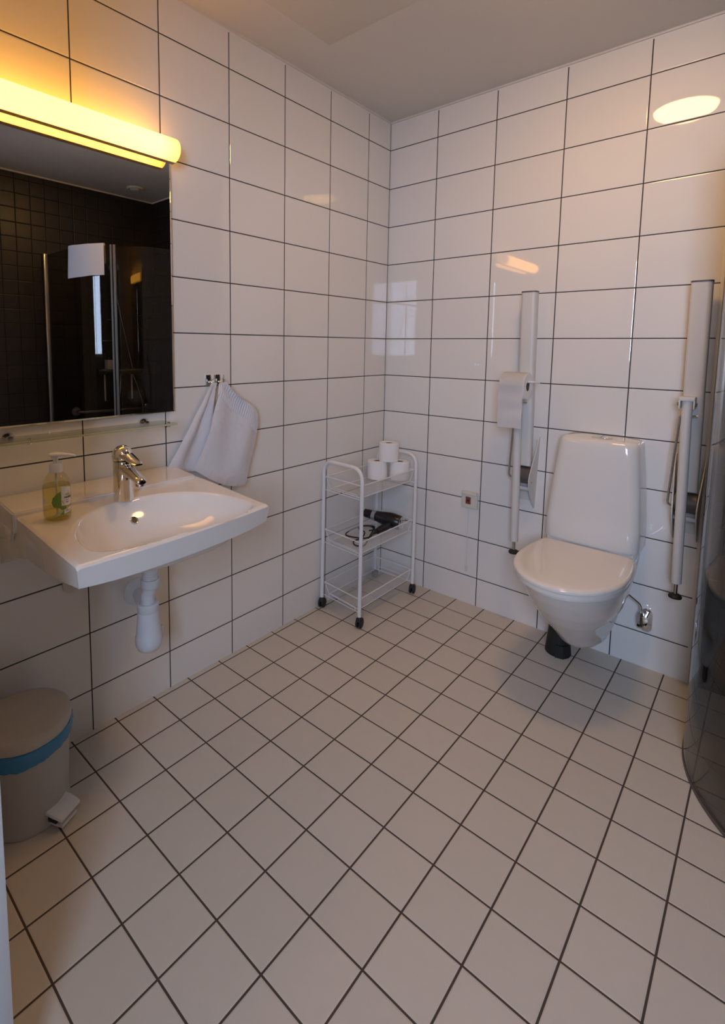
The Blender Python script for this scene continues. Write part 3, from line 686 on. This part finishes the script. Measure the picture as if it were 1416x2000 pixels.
bm = NB(); lathe(bm, [(0.010, 0), (0.008, 0.012), (0.004, 0.03)], he, (he-hb), n=16); obj('cord_grip', bm, 'black', hdr)
bm = NB()
ce = he+(he-hb).normalized()*0.03
loop = [ce, ce+V((-0.006, -0.022, -0.012)), (0.150, -0.395, 0.350), (0.070, -0.415, 0.349), (0.042, -0.360, 0.349), (0.042, -0.270, 0.350), (0.075, -0.225, 0.350), (0.120, -0.250, 0.352), (0.165, -0.345, 0.353), (0.205, -0.430, 0.352), (0.215, -0.470, 0.350), (0.185, -0.490, 0.350), (0.150, -0.460, 0.352), (0.155, -0.400, 0.355), (0.120, -0.330, 0.356), (0.070, -0.310, 0.357), (0.060, -0.265, 0.358), (0.105, -0.232, 0.358), (0.135, -0.268, 0.358), (0.128, -0.300, 0.358)]
tube(bm, smooth_path(loop, 8), 0.0036, n=10); obj('cord', bm, 'black', hdr)

# ------------------------------------------------------------------ alarm pull cord
t = empty('alarm_switch', (0.527, 0, 0.54), 'cream wall alarm switch with red window and pull cord between the trolley and toilet', 'switch')
bm = NB(); box(bm, (0.487, -0.014, 0.500), (0.571, 0.0, 0.584), 0.004); box(bm, (0.490, -0.022, 0.568), (0.568, -0.010, 0.582), 0.003); obj('plate', bm, 'cream', t)
bm = NB(); box(bm, (0.511, -0.0165, 0.522), (0.537, -0.012, 0.558), 0.001); rw = obj('red_window', bm, 'redwin', t)
bm = NB(); lathe(bm, [(0.005, 0), (0.005, 0.002), (0.0, 0.003)], (0.524, -0.0165, 0.540), (0, -1, 0), n=16, cap1=False); obj('lamp_dot', bm, 'black', rw)
bm = NB(); tube(bm, [(0.527, -0.012, 0.502), (0.528, -0.014, 0.36), (0.529, -0.016, 0.200)], 0.0011, n=8); cd = obj('pull_cord', bm, 'plastic', t)
bm = NB(); lathe(bm, [(0.0, 0.0), (0.0055, -0.003), (0.0060, -0.018), (0.0035, -0.030), (0.0, -0.031)][::-1], (0.529, -0.016, 0.203), (0, 0, 1), n=20, cap0=False, cap1=False); obj('cord_end', bm, 'cream', cd)

# ------------------------------------------------------------------ toilet
TCX = 1.105
toilet = empty('toilet', (TCX, -0.3, 0.14), 'white wall hung toilet with closed lid and tapered cistern', 'toilet')
def dring(cx, wb, w, yb, ym, yf_, z, nb=8, nf=44, zf=None, p=2.0, tilt=0.0):
    """outline: back edge at yb (half width wb) widening to w at ym then a half super-ellipse reaching yf_"""
    pts = []
    for k in range(nb+1):
        t = k/nb; y = lerp(yb, ym, t); ww = lerp(wb, w, math.sin(t*PI/2)); pts.append((cx+ww, y))
    for k in range(1, nf):
        a = PI*k/nf; c, s = math.cos(a), math.sin(a)
        pts.append((cx+w*math.copysign(abs(c)**(2/p), c), ym-(ym-yf_)*abs(s)**(2/p)))
    for k in range(nb, -1, -1):
        t = k/nb; y = lerp(yb, ym, t); ww = lerp(wb, w, math.sin(t*PI/2)); pts.append((cx-ww, y))
    return [V((x, y, z + tilt*(y-yb))) for x, y in pts]
# (z, back half width, max half width, y of max, front y)
secs = [(0.135, 0.080, 0.080, -0.14, -0.285), (0.150, 0.090, 0.090, -0.15, -0.305), (0.19, 0.098, 0.102, -0.17, -0.350), (0.235, 0.105, 0.122, -0.20, -0.400), (0.29, 0.118, 0.142, -0.24, -0.462), (0.35, 0.135, 0.160, -0.28, -0.522), (0.41, 0.150, 0.174, -0.31, -0.572), (0.455, 0.158, 0.182, -0.33, -0.605), (0.468, 0.158, 0.180, -0.33, -0.602)]
bm = NB()
dense = []
for (a, b) in zip(secs, secs[1:]):
    for k in range(10):
        t = k/10; dense.append([lerp(p, q, t) for p, q in zip(a, b)])
dense.append(list(secs[-1]))
rings = []
for z, wb, w, ym, yf_ in dense:
    ring = dring(TCX, wb, w, -0.004, ym, yf_, z, nb=40, nf=90)
    out = []
    for p in ring:
        # the flanks are drawn in towards the wall, leaving a crescent fold below the rim
        lim = 0.405 - 0.42*max(0.0, (-p.y-0.14))
        k = sm(-0.42, -0.345, p.y)*(1-sm(lim-0.018, lim+0.004, p.z))
        side = p.x-TCX
        rec = math.copysign(min(abs(side), 0.094+0.02*sm(-0.1, 0.0, p.y)), side)
        out.append(V((TCX+lerp(side, rec, k), p.y, p.z)))
    rings.append(out)
loft(bm, rings)
obj('bowl', bm, 'ceramic', toilet, angle=35)
bm = NB()
rings = []
for z, wb, yfv, rr in ((0.505, 0.170, -0.150, 0.030), (0.515, 0.174, -0.155, 0.034), (0.60, 0.172, -0.156, 0.036), (0.75, 0.161, -0.151, 0.038), (0.86, 0.150, -0.146, 0.040), (0.915, 0.1445, -0.143, 0.042), (0.930, 0.1415, -0.140, 0.042), (0.938, 0.135, -0.133, 0.040), (0.942, 0.122, -0.120, 0.036), (0.944, 0.08, -0.09, 0.02)):
    ring = [V((TCX+wb, -0.004, z))]
    for k in range(9):
        a = PI/2*k/8; ring.append(V((TCX+wb-rr*1.25+rr*1.25*math.cos(a), yfv+rr-rr*math.sin(a), z)))
    for k in range(1, 12):     # gentle bow of the front
        s = 1-2*k/12; ring.append(V((TCX+s*(wb-rr*1.25), yfv-0.007*(1-s*s), z)))
    for k in range(9):
        a = PI/2*k/8; ring.append(V((TCX-wb+rr*1.25-rr*1.25*math.sin(a), yfv+rr-rr*math.cos(a), z)))
    ring.append(V((TCX-wb, -0.004, z)))
    for p in ring: p.x += 0.006*(z-0.5)
    rings.append(ring)
loft(bm, rings)
cist = obj('cistern', bm, 'ceramic', toilet, angle=50)
bm = NB(); box(bm, (TCX-0.158, -0.145, 0.455), (TCX+0.158, -0.004, 0.510)); obj('cistern_foot', bm, 'ceramic', toilet, smooth=False)
bm = NB(); lathe(bm, [(0.030, 0.0), (0.031, 0.004), (0.027, 0.006), (0.0, 0.0065)], (1.116, -0.085, 0.943), (0, 0, 1), n=36, cap1=False, sx=0.75, sy=1.25); fb = obj('flush_button', bm, 'chrome', cist)
bm = NB(); box(bm, (1.115, -0.106, 0.9492), (1.117, -0.064, 0.9500)); obj('button_gap', bm, 'black', fb, smooth=False)
bm = NB()
def tor(d, z): return dring(TCX, 0.166-d, 0.190-d, -0.162-d*0.5, -0.365, -0.634+d, z, nb=10, p=2.12)
loft(bm, [tor(0.010, 0.470), tor(0.005, 0.472), tor(0.004, 0.483), tor(0.008, 0.486)]); obj('seat', bm, 'seat', toilet, angle=50)
bm = NB(); loft(bm, [tor(0.006, 0.4875), tor(0.001, 0.489), tor(0.0, 0.496), tor(0.002, 0.501), tor(0.007, 0.5045), tor(0.02, 0.5065), tor(0.06, 0.508)]); obj('lid', bm, 'seat', toilet, angle=50)
for s_ in (-1, 1):
    bm = NB(); tube(bm, [(TCX+s_*0.10-0.02, -0.160, 0.486), (TCX+s_*0.10+0.02, -0.160, 0.486)], 0.010, n=16); obj('hinge', bm, 'plastic', toilet)
# supply pipe and shut-off valve
t = empty('shutoff_valve', (1.300, 0, 0.205), 'chrome shut off valve with a thin pipe, low on the tiles right of the toilet', 'valve')
bm = NB(); rg_ = [(1.302+0.0215*math.cos(a), 0.203+(0.028 if math.sin(a) > 0 else -0.028)+0.0215*math.sin(a)) for a in [2*PI*k/40 for k in range(40)]]
loft(bm, [[V((x, y, 0.203+(z-0.203)*s_)) for x, z in rg_] for y, s_ in ((0.0, 1.0), (-0.005, 0.99), (-0.009, 0.9))]); obj('cover_plate', bm, 'chrome', t)
bm = NB(); lathe(bm, [(0.010, 0.0), (0.010, 0.035), (0.013, 0.036), (0.013, 0.048), (0, 0.05)], (1.300, -0.005, 0.222), (0, -1, 0), n=20, cap1=False); 
lathe(bm, [(0.0, -0.030), (0.009, -0.030), (0.011, -0.026), (0.011, -0.008), (0.014, -0.006), (0.014, 0.014), (0.0115, 0.016), (0.0115, 0.030), (0.006, 0.033)], (1.288, -0.045, 0.215), (0, 0, 1), n=6, cap0=False)
cyl(bm, (1.300, -0.008, 0.190), (1.296, -0.040, 0.186), 0.008); obj('valve_body', bm, 'chrome', t, angle=25)
bm = NB(); tube(bm, fillet([(1.288, -0.045, 0.245), (1.287, -0.046, 0.278), (1.205, -0.075, 0.345)], 0.03, 8), 0.0048, n=14); obj('supply_pipe', bm, 'chrome', t)

# black brush holder standing behind the bowl
t = empty('toilet_brush_holder', (1.015, -0.125, 0), 'black cylindrical brush holder on the floor behind the toilet bowl', 'brush holder')
bm = NB(); bx_, by_ = 1.012, -0.130
def brr(r, z, n=40):
    return [V((bx_+r*math.cos(a)*(1.0), by_+r*math.sin(a)*0.95, z)) for a in [2*PI*k/n for k in range(n)]]
loft(bm, [brr(0.050, 0.0), brr(0.052, 0.003), brr(0.050, 0.02), brr(0.044, 0.085), brr(0.041, 0.126), brr(0.039, 0.130), brr(0.030, 0.130), brr(0.028, 0.10)], True, True)
obj('holder', bm, 'rubber', t)
bm = NB(); loft(bm, [[V((1.062, -0.145, z)), V((1.045, -0.175, z)), V((1.015, -0.182, z)), V((1.010, -0.165, z))] for z in (0.0, 0.055)]); obj('foot', bm, 'rubber', t, smooth=False)

# ------------------------------------------------------------------ folding support rails
def support_rail(xc, xt, label):
    """xc: centre at the wall bracket, xt: centre of the arm's top"""
    t = empty('support_rail', (xc, 0, 0.72), label, 'support rail', 'folding support rails beside the toilet')
    bm = NB()
    def rr(x, y, z, w, d):
        pts = []
        for k in range(32):
            a = 2*PI*k/32; c, s = math.cos(a), math.sin(a)
            pts.append(V((x+w*math.copysign(abs(c)**0.55, c), y+d*math.copysign(abs(s)**0.55, s), z)))
        return pts
    loft(bm, [rr(xc+0.004, -0.052, 0.775, 0.029, 0.020), rr(xc+0.002, -0.058, 1.05, 0.030, 0.022), rr(lerp(xc, xt, 0.5), -0.064, 1.14, 0.0325, 0.024), rr(xt, -0.074, 1.543, 0.0325, 0.025)])
    arm = obj('arm', bm, 'offwhite', t, angle=50)
    bm = NB(); loft(bm, [rr(xt, -0.074, 1.543, 0.0335, 0.026), rr(xt, -0.074, 1.549, 0.0335, 0.026)]); obj('end_cap', bm, 'greyplastic', arm, angle=50)
    lx = xc-0.014
    bm = NB()
    box(bm, (lx-0.024, -0.140, 1.118), (lx+0.024, -0.080, 1.133), 0.003); box(bm, (lx-0.024, -0.140, 1.090), (lx-0.019, -0.090, 1.120), 0.001); box(bm, (lx+0.019, -0.140, 1.090), (lx+0.024, -0.090, 1.120), 0.001)
    cl = obj('leg_bracket', bm, 'offwhite', t)
    for s_ in (-1, 1):
        bm = NB(); cyl(bm, (lx+s_*0.024, -0.116, 1.105), (lx+s_*0.029, -0.116, 1.105), 0.006, n=16); obj('bolt', bm, 'greyplastic', cl)
    bm = NB(); tube(bm, [(lx, -0.118, 1.118), (lx+0.012, -0.118, 0.435)], 0.0165, n=28); leg = obj('leg', bm, 'offwhite', t)
    bm = NB(); tube(bm, [(lx+0.012, -0.118, 0.440), (lx+0.012, -0.118, 0.392)], 0.0062, n=16); obj('foot_rod', bm, 'steel', leg)
    bm = NB(); lathe(bm, [(0.0, 0.378), (0.021, 0.378), (0.022, 0.384), (0.018, 0.390), (0.008, 0.394)], (lx+0.012, -0.118, 0), n=28, cap0=False); obj('foot_pad', bm, 'rubber', leg)
    # wall bracket: two curved cheeks and the pivot between them
    out = [(0, 0.905), (-0.012, 0.900), (-0.030, 0.865), (-0.048, 0.815), (-0.066, 0.775), (-0.084, 0.740), (-0.090, 0.710), (-0.084, 0.680), (-0.062, 0.640), (-0.032, 0.595), (-0.010, 0.572), (0, 0.568)]
    for s_ in (-1, 1):
        bm = NB(); x0 = xc+s_*0.037
        def bend(z): return 0.010*sm(0.70, 0.90, z)*s_ + 0.006*sm(0.70, 0.58, z)*0 
        loft(bm, [[V((x0+k+bend(z), y, z)) for y, z in out] for k in (-0.002, 0.002)]); ck = obj('bracket_cheek', bm, 'offwhite', t, smooth=False)
        bm = NB(); cyl(bm, (x0+s_*0.002, -0.060, 0.700), (x0+s_*0.004, -0.060, 0.700), 0.004, n=14); obj('pivot_screw', bm, 'greyplastic', ck)
    bm = NB(); box(bm, (xc-0.035, -0.006, 0.60), (xc+0.035, 0, 0.89), 0.001); obj('wall_plate', bm, 'offwhite', t)
    bm = NB(); cyl(bm, (xc-0.034, -0.050, 0.728), (xc+0.034, -0.050, 0.728), 0.038, n=36); obj('pivot', bm, 'greyplastic', t)
    bm = NB(); cyl(bm, (xc-0.034, -0.055, 0.668), (xc+0.034, -0.055, 0.668), 0.010, n=20); obj('cross_pin', bm, 'offwhite', t)
    bm = NB(); tube(bm, fillet([(lx-0.004, -0.10, 1.062), (lx-0.020, -0.100, 1.062), (lx-0.040, -0.085, 0.722), (xc-0.036, -0.075, 0.712)], 0.012, 5), 0.0042, n=12); obj('locking_wire', bm, 'steel', t)
    bm = NB(); cyl(bm, (lx+0.018, -0.105, 1.062), (lx+0.032, -0.105, 1.062), 0.004, n=12); obj('lock_pin', bm, 'chrome', t)
    return t
rail_a = support_rail(0.800, 0.797, 'white folded support rail on the wall left of the toilet, carrying a toilet roll')
rail_b = support_rail(1.403, 1.399, 'white folded support rail on the wall right of the toilet, next to the shower')
bm = NB(); tube(bm, fillet([(0.822, -0.090, 1.155), (0.872, -0.120, 1.155), (0.872, -0.190, 1.160), (0.74, -0.190, 1.160)], 0.01), 0.0045, n=12); obj('roll_holder', bm, 'plastic', rail_a)
# hanging roll
t = empty('toilet_roll', (0.80, -0.190, 1.14), 'toilet roll with a loose sheet hanging down from the left support rail', 'toilet roll')
RX0, RX1, RC, RZ, RR_ = 0.748, 0.849, -0.190, 1.142, 0.056
bm = NB(); lathe(bm, [(0.0215, 0), (RR_-0.001, 0), (RR_, 0.001), (RR_, RX1-RX0-0.001), (RR_-0.001, RX1-RX0), (0.0215, RX1-RX0), (0.0215, 0)], (RX0, RC, RZ), (1, 0, 0), n=60, cap0=False, cap1=False); bmesh.ops.remove_doubles(bm, verts=bm.verts, dist=1e-5); obj('paper', bm, 'paper', t, angle=35)
bm = NB(); lathe(bm, [(0.0213, 0.001), (0.0213, RX1-RX0-0.002), (0.0200, RX1-RX0-0.002), (0.0200, 0.001), (0.0213, 0.001)], (RX0, RC, RZ), (1, 0, 0), n=36, cap0=False, cap1=False); obj('core', bm, 'card', t)
path = [V((0, RC+(RR_+0.0016)*math.cos(a), RZ+(RR_+0.0016)*math.sin(a))) for a in [PI*0.35+PI*0.65*k/16 for k in range(17)]]
path += [V((0, RC-RR_-0.0018+0.002*math.sin(k*0.9), RZ-0.011*k)) for k in range(1, 17)]
bm = NB(); loft(bm, [[V((RX0-0.001, p.y, p.z)), V((lerp(RX0, RX1, .5), p.y+0.0012, p.z)), V((RX1-0.001, p.y, p.z))] for p in path], closed=False)
bmesh.ops.solidify(bm, geom=list(bm.faces), thickness=0.0006); obj('loose_sheet', bm, 'paper', t)

# ------------------------------------------------------------------ shower
GX, GR, GCX, GCY = 1.487, 0.513, 2.0, -0.38
def glass_path(y0, a1, a0=PI, n=40, straight_start=True):
    pts = []
    if straight_start:
        for k in range(8): pts.append(V((GX-0.012*(1-k/8), lerp(y0, GCY, k/8), 0)))
    for k in range(n+1):
        a = lerp(a0, a1, k/n); pts.append(V((GCX+GR*math.cos(a), GCY+GR*math.sin(a), 0)))
    return pts
def sheet(bm, pts, z0, z1, th):
    rings = []
    n = len(pts)
    for i, p in enumerate(pts):
        t = (pts[min(i+1, n-1)]-pts[max(i-1, 0)]).normalized(); nn = V((-t.y, t.x, 0))*th/2
        rings.append([p-nn+V((0, 0, z0)), p+nn+V((0, 0, z0)), p+nn+V((0, 0, z1)), p-nn+V((0, 0, z1))])
    loft(bm, rings)
GT = 1.935
ANG = PI+math.acos((GCX-1.65)/GR)
door_l = empty('shower_door', (1.47, -0.02, 0), 'curved clear glass shower door hinged at the white tiled wall', 'shower door')
pl_ = glass_path(-0.025, ANG-0.012)
bm = NB(); sheet(bm, pl_, 0.012, GT, 0.006); obj('glass_panel', bm, 'glass', door_l, angle=60)
bm = NB(); box(bm, (1.462, -0.026, 0.0), (1.486, -0.001, GT+0.01), 0.003); obj('wall_profile', bm, 'alu', door_l)
e1 = pl_[-1]; tg = (pl_[-1]-pl_[-2]).normalized(); nm = V((-tg.y, tg.x, 0))
def prof_post(name, c, parent, w=0.008, d=0.010, mat='alu', z0=0.010, z1=GT+0.004):
    bm = NB(); loft(bm, [[c+tg*w+nm*d+V((0, 0, z)), c-tg*w+nm*d+V((0, 0, z)), c-tg*w-nm*d+V((0, 0, z)), c+tg*w-nm*d+V((0, 0, z))] for z in (z0, z1)]); return obj(name, bm, mat, parent, smooth=False)
prof_post('edge_profile', e1+tg*0.001, door_l)
bm = NB(); sheet(bm, pl_, 0.002, 0.013, 0.010); obj('bottom_seal', bm, 'greyplastic', door_l)
door_r = empty('shower_door', (2.41, -0.893, 0), 'curved clear glass shower door hinged at the dark tiled wall, towel over it', 'shower door')
pr2 = [V((GCX+GR*math.cos(a), GCY+GR*math.sin(a), 0)) for a in [lerp(ANG+0.034, 1.5*PI, k/24) for k in range(25)]]+[V((lerp(2.0, 2.405, k/6), GCY-GR, 0)) for k in range(1, 7)]
bm = NB(); sheet(bm, pr2, 0.012, GT, 0.006); obj('glass_panel', bm, 'glass', door_r, angle=60)
prof_post('edge_profile', pr2[0]-tg*0.001, door_r, w=0.006)
bm = NB(); box(bm, (2.398, GCY-GR-0.014, 0.0), (2.424, GCY-GR+0.014, GT+0.012), 0.004); obj('wall_profile', bm, 'alu', door_r)
bm = NB(); sheet(bm, pr2, 0.002, 0.013, 0.010); obj('bottom_seal', bm, 'greyplastic', door_r)
# towel over the right hand door
bm = NB(); a0, a1 = 1.5*PI-0.03, ANG+0.12
def tw(u, v):
    a = lerp(a0, a1, u); dv = V((math.cos(a), math.sin(a), 0)); s = (v-0.5)*2
    rad = 0.010+0.006*abs(s)+0.004*math.sin(u*9+s*2)*abs(s)
    hang = (0.21 if s > 0 else 0.13)*(1.0-0.06*u)
    if abs(s) < 0.12: off = math.sin(s/0.12*PI/2)*rad; z = GT+0.010+0.006*math.cos(s/0.12*PI/2)
    else: off = math.copysign(rad, s); z = GT+0.010-(abs(s)-0.12)/0.88*hang
    return V((GCX, GCY, 0))+dv*(GR+off)+V((0, 0, z+0.004*noise.noise(V((u*3, v*3, 0)))))
grid(bm, tw, 40, 60); bmesh.ops.recalc_face_normals(bm, faces=bm.faces); bmesh.ops.solidify(bm, geom=list(bm.faces), thickness=0.005)
tag(obj('hand_towel', bm, 'towel', origin=(1.85, -0.87, GT), angle=80), 'white towel folded over the top edge of the shower door, seen in the mirror', 'towel')

# mixer and rail on the dark wall
mx_ = empty('shower_mixer', (XR, -0.365, 1.075), 'chrome thermostatic shower mixer on the dark tiled wall', 'shower mixer')
bm = NB(); cyl(bm, (XR-0.055, -0.50, 1.082), (XR-0.055, -0.225, 1.082), 0.018, n=28); obj('valve_bar', bm, 'chrome', mx_)
for y0, y1 in ((-0.545, -0.502), (-0.223, -0.182)):
    bm = NB(); cyl(bm, (XR-0.055, y0, 1.082), (XR-0.055, y1, 1.082), 0.023, 0.021, n=28); obj('handle', bm, 'chrome', mx_)
for y in (-0.462, -0.262):
    bm = NB(); lathe(bm, [(0.030, 0), (0.028, 0.008), (0.014, 0.012), (0.014, 0.05)], (XR, y, 1.082), (-1, 0, 0), n=28); obj('wall_union', bm, 'chrome', mx_)
for y in (-0.470, -0.238):
    bm = NB(); cyl(bm, (XR-0.015, y, 0.845), (XR-0.015, y, 1.052), 0.0075, n=16); obj('supply_pipe', bm, 'plastic', mx_)
sr = empty('shower_rail', (XR, -0.408, 1.10), 'vertical chrome riser rail with hand shower hose above the shower mixer', 'shower rail')
bm = NB(); cyl(bm, (XR-0.05, -0.408, 1.13), (XR-0.05, -0.408, 1.945), 0.011, n=20); obj('riser', bm, 'chrome', sr)
for z in (1.16, 1.91):
    bm = NB(); cyl(bm, (XR, -0.408, z), (XR-0.05, -0.408, z), 0.009, n=16); obj('wall_mount', bm, 'chrome', sr)
bm = NB(); box(bm, (XR-0.085, -0.424, 1.845), (XR-0.035, -0.392, 1.885), 0.006); cyl(bm, (XR-0.08, -0.408, 1.86), (XR-0.115, -0.43, 1.89), 0.012, 0.012, n=16)
lathe(bm, [(0.012, 0.0), (0.035, 0.02), (0.038, 0.03), (0, 0.031)], (XR-0.125, -0.435, 1.90), (-0.9, -0.2, -0.35), n=24, cap1=False); obj('hand_shower', bm, 'chrome', sr)
bm = NB(); tube(bm, smooth_path([(XR-0.08, -0.40, 1.83), (XR-0.10, -0.37, 1.55), (XR-0.09, -0.30, 1.25), (XR-0.07, -0.255, 1.10)], 8), 0.005, n=10)
tube(bm, smooth_path([(XR-0.06, -0.25, 1.05), (XR-0.09, -0.22, 0.93), (XR-0.10, -0.19, 0.78), (XR-0.11, -0.22, 0.55), (XR-0.11, -0.34, 0.50), (XR-0.11, -0.44, 0.62), (XR-0.10, -0.42, 0.78), (XR-0.09, -0.38, 0.92), (XR-0.06, -0.36, 1.06)], 8), 0.005, n=10); obj('hose', bm, 'hose', sr)
gb = empty('grab_bar', (XR, -0.39, 0.77), 'horizontal steel grab bar low on the dark shower wall', 'grab bar')
bm = NB(); tube(bm, fillet([(XR, -0.70, 0.775), (XR-0.06, -0.70, 0.775), (XR-0.06, -0.09, 0.760), (XR, -0.09, 0.760)], 0.03, 8), 0.013, n=20); obj('bar', bm, 'steel', gb)
for y, z in ((-0.70, 0.775), (-0.09, 0.760)):
    bm = NB(); lathe(bm, [(0.036, 0), (0.036, 0.004), (0.030, 0.010), (0.014, 0.011)], (XR, y, z), (-1, 0, 0), n=28); obj('flange', bm, 'steel', gb)
t = empty('shower_soap_dispenser', (XR, -0.43, 1.10), 'white pump soap container with black pump on the mixer in the shower', 'soap bottle')
bm = NB(); box(bm, (XR-0.085, -0.475, 1.101), (XR-0.025, -0.425, 1.175), 0.005); obj('bottle', bm, 'plastic', t)
bm = NB(); lathe(bm, [(0.012, 0.0), (0.014, 0.004), (0.014, 0.018), (0.005, 0.02), (0.005, 0.036), (0.010, 0.037), (0.010, 0.045)], (XR-0.055, -0.45, 1.175), (0, 0, 1), n=20); tube(bm, [(XR-0.055, -0.45, 1.217), (XR-0.09, -0.46, 1.214)], 0.004, n=10); obj('pump', bm, 'black', t)
for z, y0, y1 in ((1.49, -0.47, -0.37), (1.325, -0.53, -0.39)):
    bm = NB()
    tube(bm, fillet([(XR-0.001, y0+0.015, z), (XR-0.085, y0, z), (XR-0.085, y1, z), (XR-0.001, y1-0.015, z)], 0.012), 0.0045, n=10)
    tube(bm, [(XR-0.03, y0+0.01, z), (XR-0.03, y1-0.01, z)], 0.003, n=8); tube(bm, [(XR-0.055, y0+0.006, z), (XR-0.055, y1-0.006, z)], 0.003, n=8)
    tag(obj('soap_rack', bm, 'chrome', origin=(XR, (y0+y1)/2, z)), 'short chrome wire soap rack on the shower wall beside the riser rail' if z > 1.4 else 'longer chrome wire soap rack on the shower wall below the short one', 'rack', 'wire racks in the shower')
